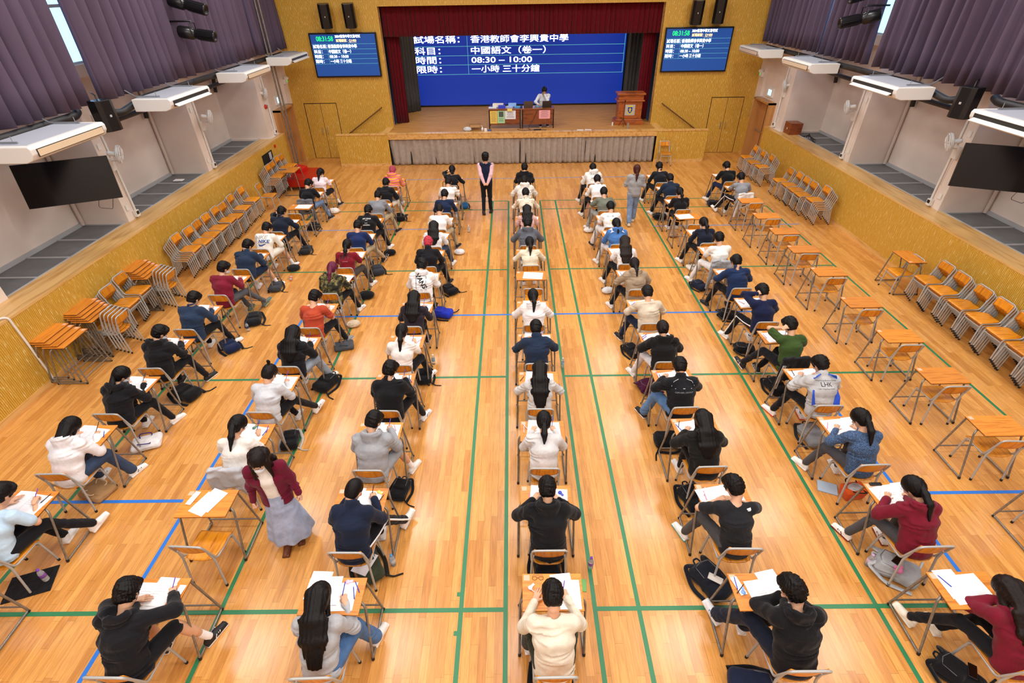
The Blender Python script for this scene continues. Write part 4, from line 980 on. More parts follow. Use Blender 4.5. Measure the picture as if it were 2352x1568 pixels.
# ---------------------------------------------------------------- furniture
M_SEATW = wood('seat_plywood', '#b8690f', '#dd8e1e', (9, 1.2, 9), .35, 4, .14, .15)
M_BACKW = wood('backrest_plywood', '#b8690f', '#dd8e1e', (9, 1, .9), .35, 4, .14, .15)
M_TOPW = wood('desktop_laminate', '#bb6c1a', '#dc8a2e', (.8, 10, 10), .42, 4, .1, .08)
M_PINK = plain('pink_sticker', '#f0b79b', .6); M_PAPER = plain('white_paper', '#f6f6f8', .7); M_PRINT = plain('print_grey', '#c8cad0', .8)
def shell(nu, nv, fn, th, nfn):
    vs = []; 
    for sgn in (0, 1):
        for j in range(nv+1):
            for i in range(nu+1):
                p = Vector(fn(i/nu, j/nv)); vs.append(p+Vector(nfn)*(-th*sgn))
    o = (nu+1)*(nv+1); I = lambda i, j, s: s*o+j*(nu+1)+i; fs = []
    for j in range(nv):
        for i in range(nu): fs += [(I(i, j, 0), I(i+1, j, 0), I(i+1, j+1, 0), I(i, j+1, 0)), (I(i, j, 1), I(i, j+1, 1), I(i+1, j+1, 1), I(i+1, j, 1))]
    for i in range(nu): fs += [(I(i, 0, 0), I(i, 0, 1), I(i+1, 0, 1), I(i+1, 0, 0)), (I(i, nv, 0), I(i+1, nv, 0), I(i+1, nv, 1), I(i, nv, 1))]
    for j in range(nv): fs += [(I(0, j, 0), I(0, j+1, 0), I(0, j+1, 1), I(0, j, 1)), (I(nu, j, 0), I(nu, j, 1), I(nu, j+1, 1), I(nu, j+1, 0))]
    return vs, fs
def make_chair():
    r = empty('school_chair', (0, 0, 0))
    def seat(u, v):
        y = -.175+.385*v; w = .192*(1-.30*max(0, .45-v)**1.3*2.0); w = min(w, .192*math.sqrt(max(0.02, 1-max(0, .18-v)**2*22)))
        x = (u*2-1)*w; z = .447-.012*(1-(u*2-1)**2)*(1-v)+(-.03*max(0, v-.86)**2*50)*.6
        return (x, y, z)
    vs, fs = shell(12, 14, seat, .012, (0, 0, 1)); MB().add(vs, fs, 0, True).build('seat', M_SEATW, r)
    def back(u, v):
        x = (u*2-1)*.172; c = (u*2-1)**2; z = .625+.155*v-.02*c*(v > .5)*v*0; y = -.188-.055*v*.6+.028*c*1.0-.022
        if v > .9 or v < .1: x *= .96
        return (x, y+.008, z)
    vs, fs = shell(12, 6, back, .010, (0, 1, 0)); MB().add(vs, fs, 0, True).build('backrest', M_BACKW, r)
    P = [(-.186, .145, .425), (-.186, -.13, .425, .05), (-.186, -.235, .79, .055), (.186, -.235, .79, .055), (.186, -.13, .425, .05), (.186, .145, .425)]
    MB().tube(bez(P, 5), .0125, 8).build('frame', M_STEEL, r)
    MB().tube([(-.20, .187, .355), (.20, .187, .355)], .010, 8).build('crossbar', M_STEEL, r)
    for s in (-1, 1):
        MB().tube(bez([(s*.186, .13, .425), (s*.186, .185, .425, .045), (s*.205, .215, .015)], 5), .0125, 8).tube([(s*.204, .212, .035), (s*.205, .215, 0)], .0155, 8, 1).build('leg', [M_STEEL, M_RUB], r)
        MB().tube([(s*.172, -.185, .62), (s*.186, -.165, .45), (s*.205, -.215, .015)], .0125, 8).tube([(s*.204, -.212, .035), (s*.205, -.215, 0)], .0155, 8, 1).build('leg', [M_STEEL, M_RUB], r)
    return r
def make_desk():
    r = empty('exam_desk', (0, 0, 0))
    mb = MB(); mb.box(-.30, .30, -.19, .19, .752, .768); mb.build('desktop', M_TOPW, r, bevel=.004)
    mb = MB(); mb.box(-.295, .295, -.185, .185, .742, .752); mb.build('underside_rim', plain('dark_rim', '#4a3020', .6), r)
    MB().box(-.285, -.225, .115, .175, .768, .7695).build('seat_sticker', M_PINK, r)
    for s in (-1, 1):
        P = [(s*.255, .17, .735), (s*.262, .185, .735, .02), (s*.325, .262, .022, .03), (s*.335, -.262, .022, .03), (s*.325, -.06, .715, .06), (s*.25, -.03, .735)]
        MB().tube(bez(P, 5), .013, 8).tube([(s*.334, -.258, .036), (s*.335, -.264, 0.004)], .0165, 8, 1).tube([(s*.333, .245, .02), (s*.333, .262, .02)], .0165, 8, 1).build('side_frame', [M_STEEL2, M_RUB], r)
        MB().tube([(s*.245, .18, .735), (s*.245, -.18, .735)], .011, 8).build('top_rail', M_STEEL, r)
    MB().tube([(-.318, .245, .12), (.318, .245, .12)], .010, 8).build('crossbar', M_STEEL2, r)
    return r
CHAIR = make_chair(); DESK = make_desk(); _used = {}
def place(proto, loc, rz=0, label=None, cat=None, group=None, rot=None):
    o = proto if proto.name not in _used else copy_tree(proto)
    _used[proto.name] = 1
    o.location = loc if len(loc) == 3 else (loc[0], loc[1], 0); o.rotation_euler = rot or (0, 0, rz); o.scale = (1, 1, 1)
    for k in ('group', 'label', 'category'):
        if k in o: del o[k]
    tag(o, label, cat, group); return o
# papers, pens
def make_paper(w, h, name='exam_paper', lines=7):
    mb = MB(); n = 6; vs = []; fs = []
    for j in range(n+1):
        for i in range(n+1): vs.append(((i/n-.5)*w, (j/n-.5)*h, .0012+.0016*math.sin(i*1.1+j*.7)*(1 if i in (0, n) or j in (0, n) else .3)))
    o = len(vs); vs += [(x, y, 0) for x, y, z in vs]
    for j in range(n):
        for i in range(n): a = j*(n+1)+i; fs += [(a, a+1, a+n+2, a+n+1), (o+a, o+a+n+1, o+a+n+2, o+a+1)]
    mb.add(vs, fs, 0, True); r = mb.build(name, M_PAPER)
    mb = MB(); rd = random.Random(3)
    for k in range(lines):
        y = h*.36-k*h*.09; mb.box(-w*.36, -w*.36+w*rd.uniform(.25, .7), y-.0011, y+.0011, .0034, .0037)
    mb.build('print', M_PRINT, r); return r
PAPERS = {'A4': make_paper(.21, .297), 'A3': make_paper(.40, .285, 'answer_book', 5), 'slip': make_paper(.07, .19, 'label_slip', 5)}
def make_pen(col):
    r = empty('pen', (0, 0, 0)); m = plain('pen_'+col, col, .3)
    MB().lathe([(0, -.07), (.0015, -.068), (.004, -.055), (.0045, -.05), (.0045, .045)], 8, 0).build('barrel', m, r)
    MB().lathe([(.005, .03), (.0052, .07), (0, .072)], 8, 0).build('cap', plain('pen_cap_'+col, col, .25), r); return r
PENS = {c: make_pen(c) for c in ('#1c1c20', '#2a3fb4', '#e8e4f0', '#7a3fc0', '#d58aa8')}
# bags
_BAG = {}
def bag_mesh(v):
    if v in _BAG: return _BAG[v]
    def F(P):
        if v == 'tote':
            d = s_box(P, (0, 0, .05), (.20, .15, .05), .045); d = smin(d, s_cap(P, (-.12, .02, .05), (.12, -.04, .06), .06, .05), .05)
        elif v == 'sack':
            d = s_ell(P, (0, 0, .075), (.17, .13, .085)); d = smin(d, s_ell(P, (.06, .08, .06), (.08, .07, .06)), .04)
        elif v == 'basket':
            q = P.copy(); k = 1+.9*np.clip(P[:, 2], 0, .25)/.25*.35; q[:, 0] /= k; q[:, 1] /= k
            d = s_box(q, (0, 0, .085), (.13, .08, .085), .02)
        else:
            d = s_box(P, (0, 0, .085), (.155, .22, .075), .06); d = smin(d, s_box(P, (0, .07, .16), (.12, .11, .03), .025), .02); d = smin(d, s_ell(P, (0, -.15, .09), (.14, .09, .08)), .03)
        d = smax(d, .004-P[:, 2], .01)
        return d+wrinkle(P, .009 if v != 'basket' else .003, 26, {'pack': 0, 'tote': 3, 'sack': 5, 'basket': 1}[v], (1, 1, 1))
    _BAG[v] = surfnet(F, (-.3, -.32, -.02), (.3, .32, .26), .009); return _BAG[v]
_BP = {}
def make_bag(v, col, strap):
    key = (v, col, strap)
    if key in _BP: return copy_tree(_BP[key])
    nm = {'pack': 'backpack', 'tote': 'tote_bag', 'sack': 'bag', 'basket': 'tote_bag'}[v]
    r = empty(nm, (0, 0, 0)); vv, qq = bag_mesh(v); obj('bag_body', np_mesh('bag_body', [(vv, qq, 0)], fabric(col)), r)
    ms = fabric(strap)
    def strapm(pts, w, name='strap'):
        mb = MB(); P = [Vector(p) for p in bez(pts, 6)]; vs = []
        for i, p in enumerate(P):
            t = (P[min(i+1, len(P)-1)]-P[max(i-1, 0)]); t.normalize(); sd = t.cross(Vector((0, 0, 1))); sd = sd.normalized() if sd.length > .05 else Vector((1, 0, 0)); nn = sd.cross(t)
            vs += [p+sd*w/2+nn*.003, p-sd*w/2+nn*.003, p-sd*w/2-nn*.003, p+sd*w/2-nn*.003]
        fs = []
        for i in range(len(P)-1):
            for k in range(4): fs.append((4*i+k, 4*i+(k+1) % 4, 4*i+4+(k+1) % 4, 4*i+4+k))
        mb.add(vs, fs, 0, True).build(name, ms, r)
    if v == 'pack':
        MB().tube([(-.11, .02, .192), (-.10, .16, .19), (0, .19, .18), (.10, .16, .19), (.11, .02, .192)], .004, 5).build('zip', plain('zip_grey', '#6a6a6e', .4), r)
        for s in (-1, 1): strapm([(s*.07, .20, .14), (s*.14, .27, .10, .05), (s*.22, .05, .02, .08), (s*.18, -.2, .012)], .05)
        strapm([(-.04, .215, .13), (-.03, .26, .14, .02), (.03, .26, .14, .02), (.04, .215, .13)], .02, 'top_handle')
        strapm([(.13, -.17, .05), (.24, -.24, .008, .03), (.36, -.26, .008)], .022, 'loose_strap')
    elif v in ('tote', 'basket'):
        z = .10 if v == 'tote' else .17
        for s in (-1, 1): MB().tube(bez([(-.07, s*.05, z-.01), (-.09, s*.12, z+.05, .05), (.09, s*.13, z+.02, .05), (.07, s*.05, z-.01)]), .008, 6).build('handle', ms, r)
        if v == 'basket': vv2, qq2 = bag_mesh('sack'); obj('plastic_liner', np_mesh('plastic_liner', [(vv2*A3((.62, .5, .6))+A3((0, 0, .11)), qq2, 0)], fabric('#bfc2c6')), r)
    else: strapm([(-.08, .1, .1), (-.12, .2, .05, .05), (.02, .26, .02, .05), (.12, .18, .01)], .03)
    _BP[key] = r; return r
_BOT = {}
def make_bottle(capc, label):
    key = (capc, label)
    if key in _BOT: return copy_tree(_BOT[key])
    r = empty('water_bottle', (0, 0, 0)); m = MATS.get('clear_plastic')
    if not m:
        m, nt, b = nodes('clear_plastic'); b.inputs['Base Color'].default_value = (.9, .95, .97, 1); b.inputs['Transmission Weight'].default_value = .75; b.inputs['Roughness'].default_value = .12; b.inputs['IOR'].default_value = 1.2; MATS['clear_plastic'] = m
    MB().lathe([(0, 0), (.028, .0), (.032, .008), (.032, .06), (.029, .065), (.032, .07), (.032, .14), (.022, .175), (.012, .19), (.012, .2)], 18).build('bottle_body', m, r)
    MB().lathe([(.0325, .075), (.0335, .077), (.0335, .125), (.0325, .127)], 18).build('wrapper', plain('wrap_'+label, label, .4), r)
    MB().lathe([(.0145, .19), (.0155, .192), (.0155, .212), (0, .214)], 14).build('cap', plain('cap_'+capc, capc, .4), r)
    _BOT[key] = r; return r
# ---------------------------------------------------------------- seats
COLX = [-5.85, -3.65, -1.85, .345, 2.43, 4.47, 6.5]
ROWY = [2.7, 3.83, 4.95, 6.03, 7.08, 8.19, 9.4, 10.5, 11.5, 12.5, 13.6, 14.65, 15.8]
COLW = ['far left column', 'second left column', 'third left column', 'middle column', 'third right column', 'second right column', 'far right column']
ROWW = ['nearest', 'second', 'third', 'fourth', 'fifth', 'sixth', 'seventh', 'eighth', 'ninth', 'tenth', 'eleventh', 'twelfth', 'thirteenth']
def who(look, c, r): return '%s, %s %s' % (look, (ROWW[r]+' from camera,') if r else 'nearest,', COLW[c])
BK = '#0f0d0e'; WH = ('#ecebe8', '#f4f4f4'); BW = ('#1b1b1e', '#ececec'); GY = ('#8a8f94', '#e8e8e8')
BL, NV, DN, DKD, KH = '#1b1b1f', '#1c2740', '#6d86ab', '#36455f', '#b8a787'
S = {}   # (col,row): look, hair, top, bottom, shoes, arms, legs, head, extras, lean
def st(c, r, look, hair, top, bottom=('pants', BL), shoes=WH, arms='write', legs='u', head=(50, 0), ex=(), lean=24, tilt=0, dec=None, skin='#dba987', dx=0, dy=0, rz=0):
    dy = dy-(.05 if r == 0 else 0)
    S[(c, r)] = dict(look=look, hair=hair, top=top, bottom=bottom, shoes=shoes, arms=arms, legs=legs, head=head, ex=ex, lean=lean, tilt=tilt, dec=dec, skin=skin, dx=dx, dy=dy, rz=rz)
def striped():
    m, nt, b = nodes('orange_stripe'); w = N(nt, 'ShaderNodeTexWave'); w.bands_direction = 'Z'; w.inputs['Scale'].default_value = 5; w.inputs['Distortion'].default_value = 1.5
    nt.links.new(coords(nt), w.inputs['Vector']); nt.links.new(ramp(nt, w.outputs[0], [(.2, C('#e8a23c')), (.45, C('#e86a2c')), (.6, C('#f0c46a')), (.85, C('#d9488a'))]), b.inputs['Base Color']); b.inputs['Roughness'].default_value = .95; return m
def camo():
    m, nt, b = nodes('camouflage_cloth'); n = N(nt, 'ShaderNodeTexNoise'); n.inputs['Scale'].default_value = 11; n.inputs['Detail'].default_value = 1.5; nt.links.new(coords(nt), n.inputs['Vector'])
    nt.links.new(ramp(nt, n.outputs[0], [(0, C('#20211a')), (.44, C('#4a4a2a')), (.52, C('#7d7246')), (.6, C('#33371f')), (.66, C('#8c8054'))], 'CONSTANT'), b.inputs['Base Color']); b.inputs['Roughness'].default_value = .95; return m
def blotch():
    m, nt, b = nodes('beige_pattern'); n = N(nt, 'ShaderNodeTexNoise'); n.inputs['Scale'].default_value = 9; nt.links.new(coords(nt), n.inputs['Vector'])
    nt.links.new(ramp(nt, n.outputs[0], [(.0, C('#d8cdb6')), (.5, C('#eee6d6')), (.58, C('#c4b498'))], 'CONSTANT'), b.inputs['Base Color']); b.inputs['Roughness'].default_value = .95; return m
# far left column
st(0, 1, 'boy in light blue T-shirt', ('short', BK), ('tee', '#bcd8ee'), ('pants', BL), WH, 'write', 'RR', (48, -10), (), 26)
st(0, 2, 'girl in white hoodie, jeans', ('bob', BK), ('hoodie', '#e9e7ea'), ('wide', DKD, 'denim'), ('#f0f0f0', '#f4f4f4', '#1a1a1a'), 'write', 'R', (52, -20), (), 24)
st(0, 3, 'masked girl in black hoodie', ('lowpony', BK), ('hoodie', BL), ('pants', BL), WH, 'write', 'R', (45, -35), ('mask',), 25)
st(0, 4, 'masked boy in black hoodie', ('short', BK), ('hoodie', BL), ('pants', BL), BW, 'write', 'R', (42, -35), ('mask',), 22)
st(0, 5, 'boy in navy windbreaker', ('short', BK), ('jacket', '#27374f'), ('pants', BL), WH, 'write', 'R', (48, -15), (), 22)
st(0, 6, 'masked boy in maroon jumper', ('short', BK), ('sweater', '#7c1f33'), ('pants', '#55575c'), ('#5a6a68', '#b8d48a'), 'write', 'RR', (35, -30), ('mask',), 18)
st(0, 7, 'boy in navy jacket, shorts', ('short', BK), ('jacket', '#26344a'), ('shorts', NV), WH, 'write', 'R', (50, -20), (), 25)
st(0, 8, 'boy in white printed sweatshirt', ('short', BK), ('sweater', '#ece9e0'), ('shorts', '#e4e0d4'), ('#e8e8e8', '#c8342c'), 'write', 'R', (50, -10), (), 28, dec='nike')
st(0, 9, 'boy in dark navy jacket', ('short', BK), ('jacket', '#1d2433'), ('pants', BL), BW, 'head', 'R', (45, 0), (), 24)
st(0, 11, 'boy in black T-shirt, jeans', ('short', BK), ('tee', BL), ('pants', DN, 'denim'), BW, 'write', 'R', (52, -15))
st(0, 12, 'ponytail girl in pinkish-white shirt', ('pony', BK), ('tee', '#f0dfe4'), ('shorts', BL), BW, 'write', 'R', (48, -25), ('mask',))
# second left column
st(1, 0, 'boy in black hoodie, shorts', ('spiky', BK), ('hoodie', BL), ('shorts', BL), ('#1b1b1e', '#ececec', '#f2f2f2'), 'reach', 'R', (58, 15), (), 30, tilt=-.05)
st(1, 2, 'ponytail girl in white T-shirt', ('pony', BK), ('tee', '#ebe7e1'), ('wide', '#9fb0cc', 'denim'), WH, 'write', 'u', (50, -25), ('glasses', 'hairtie'), 24)
st(1, 3, 'topknot boy in grey sweatshirt', ('topknot', '#1a1413'), ('sweater', '#c9ccd2'), ('pants', BL), ('#f0f0f0', '#f6f6f6', '#1a1a1a'), 'write', 'RR', (52, -12), (), 26)
st(1, 4, 'long-haired girl in black hoodie', ('long', BK), ('hoodie', BL), ('wide', '#8f9aa8', 'denim'), ('#f2f2f2', '#f4f4f4', '#b02a2a'), 'write', 'R', (50, -5))
st(1, 5, 'boy in brick red T-shirt', ('short', BK), ('tee', '#b4482f'), ('pants', BL), GY, 'write', 'R', (50, -15), (), 24)
st(1, 6, 'purple-haired girl in camouflage', ('pony', '#6b2340'), ('hoodie', '#50522f', camo()), ('pants', BL), ('#f2f2f2', '#f4f4f4', '#1a1a1a'), 'write', 'R', (48, -10))
st(1, 7, 'ponytail girl in maroon T-shirt', ('lowpony', BK), ('tee', '#7d1a28'), ('pants', '#4b4442'), WH, 'write', 'R', (48, -5), (), 22, dec='maroon')
st(1, 8, 'boy in plain navy jumper', ('short', BK), ('sweater', '#1d2c58'), ('pants', KH), ('#202024', '#f4f4f4', '#f2f2f2'), 'write', 'RR', (52, -5))
st(1, 9, 'boy in black printed jacket', ('short', BK), ('bomber', BL), ('pants', BL), WH, 'write', 'R', (52, 0), dec='ape')
st(1, 10, 'boy in mid-grey sweater', ('short', BK), ('sweater', '#83868c'), ('pants', KH), BW, 'write', 'R', (50, -5))
st(1, 11, 'boy in black jacket', ('short', BK), ('jacket', BL), ('pants', '#d8cfbe'), BW, 'write', 'R', (48, 0))
st(1, 12, 'pink-haired student in striped hoodie', ('short', '#b4485c'), ('hoodie', '#e8803c', striped()), ('pants', '#a8a8a4'), WH, 'write', 'u', (45, 0))
# third left column
st(2, 0, 'long-haired girl, light grey top', ('verylong', BK), ('sweater', '#aeb1b6'), ('wide', '#4c6f9e', 'denim'), WH, 'write', 'R', (55, -12), (), 27, tilt=-.02, dy=-.02)
st(2, 1, 'boy in navy collared sweatshirt', ('buzz', BK), ('jacket', '#1c2438'), ('pants', BL, 'stripe'), ('#e9e9e6', '#cfe0f4'), 'write', 'RR', (52, -20), (), 24)
st(2, 2, 'boy in grey hoodie, shorts', ('short', BK), ('hoodie', '#9c9fa5'), ('shorts', '#9a9da3'), WH, 'write', 'R', (50, -18), (), 24)
st(2, 3, 'boy in black bomber jacket', ('spiky', BK), ('bomber', '#17181b'), ('pants', BL), ('#e8ecf0', '#f0f0f0', '#2b5578'), 'write', 'R', (45, -12), (), 22)
st(2, 4, 'ponytail girl, plain white T-shirt', ('pony', BK), ('tee', '#efece8'), ('pants', BL), ('#f2f2f2', '#f4f4f4', '#b02a2a'), 'write', 'R', (46, -8), ('hairtie',), 20)
st(2, 5, 'long-haired girl, dark plum top', ('long', BK), ('sweater', '#2c2630'), ('pants', BL), BW, 'write', 'u', (50, 0))
st(2, 6, 'boy in white lettered hoodie', ('spiky', BK), ('hoodie', '#ececee'), ('pants', BL), BW, 'write', 'u', (50, -8), (), 22, dec='vans')
st(2, 7, 'red-haired boy in black jacket', ('short', '#c43a4c'), ('jacket', '#1a1a1f'), ('pants', BL), BW, 'write', 'R', (48, 0))
st(2, 8, 'long-haired girl, white-blue top', ('long', BK), ('sweater', '#e9edf2'), ('pants', DKD, 'denim'), WH, 'write', 'R', (48, 5))
st(2, 9, 'crew-cut boy in white T-shirt', ('buzz', BK), ('tee', '#f0f0ef'), ('pants', KH), BW, 'write', 'R', (50, 0))
st(2, 10, 'boy in navy sweatshirt', ('short', BK), ('sweater', '#1c2845'), ('pants', BL), BW, 'write', 'u', (50, 0))
st(2, 11, 'boy in cream T-shirt', ('short', BK), ('tee', '#ebe9e4'), ('pants', '#8b9ab0', 'denim'), WH, 'write', 'u', (46, -5))
st(2, 12, 'boy in black shirt', ('short', BK), ('shirt', BL), ('pants', BL), WH, 'head', 'u', (46, 0))
# middle column
st(3, 0, 'boy in cream T-shirt', ('short', BK), ('sweater', '#e2d9c6'), ('wide', '#34372c'), WH, 'write', 'wide', (62, 0), (), 21, dx=-.02, dy=-.03)
st(3, 1, 'boy in black hooded jacket', ('short', BK), ('hoodie', '#1a1a1d'), ('pants', BL), BW, 'wide', 'u', (50, 0), (), 25)
st(3, 2, 'girl in light grey cardigan', ('lowpony', BK), ('sweater', '#d3d3d4'), ('pants', BL), WH, 'write', 'u', (50, 0), ('glasses',), 23)
st(3, 3, 'girl with waist-length black hair', ('verylong', BK), ('sweater', '#c9c9c8'), ('pants', BL), WH, 'wide', 'u', (52, 0), (), 25)
st(3, 4, 'boy in navy denim jacket', ('short', BK), ('jacket', '#222f45'), ('pants', BL), BW, 'wide', 'u', (50, 0), (), 22)
st(3, 5, 'ponytail girl in white hoodie', ('pony', BK), ('hoodie', '#e9e6e6'), ('pants', BL), WH, 'wide', 'u', (48, 0))
st(3, 7, 'ponytail girl in cream shirt', ('pony', BK), ('shirt', '#e5dfc8'), ('pants', BL), WH, 'wide', 'u', (50, 0))
st(3, 8, 'student in slate grey hoodie', ('short', BK), ('hoodie', '#5e626c'), ('pants', DN, 'denim'), WH, 'wide', 'u', (50, 0))
st(3, 9, 'long-haired girl in pink top', ('verylong', BK), ('tee', '#dcb3ac'), ('pants', DN, 'denim'), WH, 'write', 'u', (46, 0))
st(3, 10, 'boy in beige patterned shirt', ('short', BK), ('shirt', '#ddd2bc', blotch()), ('pants', BL), BW, 'wide', 'u', (50, 0))
st(3, 11, 'student in off-white hoodie', ('short', BK), ('hoodie', '#e6e3da'), ('pants', BL), BW, 'wide', 'u', (50, 0))
st(3, 12, 'boy in black hoodie', ('short', BK), ('hoodie', BL), ('pants', BL), BW, 'write', 'u', (36, 0), (), 14)
# third right column
st(4, 0, 'boy in black hoodie', ('spiky', BK), ('hoodie', '#17171a'), ('wide', '#1d2231'), ('#e9edf2', '#f2f2f2', '#2a6ec0'), 'face', 'LL', (42, 22), (), 24, dx=.12)
st(4, 1, 'boy in black T-shirt', ('short', BK), ('tee', '#222327'), ('pants', '#4a4a4c'), ('#eef0f0', '#5bc0c8'), 'fold', 'L', (46, 22), ('glasses',), 26, dec='tnf')
st(4, 2, 'long-haired girl in black hoodie', ('long', BK), ('hoodie', '#1c1c1c'), ('pants', BL), WH, 'wide', 'u', (50, 0), (), 25)
st(4, 3, 'boy in black track jacket', ('short', BK), ('jacket', '#1a1b1f'), ('wide', '#5b7fae', 'denim'), BW, 'wide', 'L', (50, 0), (), 22, dec='track')
st(4, 4, 'bun-haired girl in black hoodie', ('lowbun', '#1d1413'), ('hoodie', '#1a1a1b'), ('pants', '#e4e2e6'), WH, 'wide', 'L', (50, 0))
st(4, 5, 'boy in oatmeal sweater', ('short', '#171211'), ('sweater', '#cfc2ad'), ('pants', NV), BW, 'wide', 'L', (48, 0))
st(4, 6, 'ponytail girl in taupe hoodie', ('lowpony', '#1a1212'), ('hoodie', '#a3917a'), ('pants', BL), WH, 'wide', 'L', (50, 0))
st(4, 7, 'long-haired girl in white T-shirt', ('verylong', '#241915'), ('tee', '#f2f2f4'), ('pants', BL), WH, 'write', 'L', (50, 10))
st(4, 8, 'girl in blue denim jacket', ('lowpony', BK), ('hoodie', '#4a78b8'), ('pants', '#e4e4e8'), WH, 'write', 'L', (48, 10))
st(4, 9, 'boy in white graphic T-shirt', ('short', BK), ('tee', '#f2f2f2'), ('wide', '#e2e2e4'), BW, 'write', 'L', (48, 8), dec='graphic')
st(4, 10, 'boy in olive grey T-shirt', ('short', BK), ('tee', '#6f7468'), ('pants', '#a2a4a2'), WH, 'wide', 'L', (50, 0))
st(4, 11, 'student in white shirt', ('short', BK), ('shirt', '#eeeeee'), ('pants', BL), WH, 'write', 'L', (48, 0))
st(4, 12, 'boy in white printed hoodie', ('short', BK), ('hoodie', '#ecebe8'), ('pants', BL), WH, 'write', 'L', (48, 8), dec='adi')
# second right column
st(5, 0, 'long-haired maroon hoodie girl', ('long', '#1c1210'), ('hoodie', '#741a2c'), ('pants', BL), ('#ece8da', '#f2f0e4'), 'face', 'LL', (50, 35), ('fronthair',), 28, dx=.14, dy=-.02)
st(5, 1, 'ponytail girl in maroon hoodie', ('pony', BK), ('hoodie', '#741a2c'), ('pants', '#4c4c50'), ('#f0ece6', '#8c1a22', '#8c1a22'), 'wide', 'L', (48, 24), ('glasses', 'hairtie'), 24)
st(5, 2, 'ponytail girl in blue knit', ('pony', BK), ('cardigan2', '#3c506e'), ('pants', '#4a4a50'), WH, 'wide', 'L', (46, 22), ('hairtie',), 22)
st(5, 3, 'boy in grey and blue jacket', ('short', BK), ('jacket', '#b9babb'), ('pants', BL), ('#f2ecec', '#e86a50'), 'wide', 'L', (48, 20), (), 22, dec='lhk')
st(5, 4, 'boy in dark green T-shirt', ('spiky', BK), ('tee', '#3a5026'), ('pants', BL), ('#1b1b1e', '#ececec', '#f2f2f2'), 'head', 'LL', (40, 12), (), 18)
st(5, 5, 'boy in navy jumper', ('short', BK), ('sweater', '#1b2140'), ('pants', BL, 'stripe'), WH, 'head', 'L', (46, 10), (), 20)
st(5, 6, 'boy in dark blue jacket', ('short', BK), ('jacket', '#1f2f52'), ('pants', BL), BW, 'wide', 'L', (46, 8), (), 22)
st(5, 7, 'boy in white T-shirt', ('short', BK), ('tee', '#efeeea'), ('pants', '#e9e9e9'), WH, 'write', 'L', (44, 5), (), 18)
st(5, 8, 'ponytail girl in navy cardigan', ('pony', BK), ('sweater', '#1d2232'), ('pants', BL), WH, 'write', 'L', (46, 8), ('mask',))
st(5, 10, 'ponytail girl in black T-shirt', ('pony', BK), ('tee', '#1b1b1d'), ('pants', BL), WH, 'write', 'u', (46, 0))
st(5, 11, 'boy in navy coat', ('short', BK), ('jacket', '#202c3e'), ('pants', BL), WH, 'write', 'L', (46, 8))
st(5, 12, 'boy in black shirt', ('short', BK), ('shirt', '#1d2026'), ('pants', BL), WH, 'write', 'L', (46, 5))
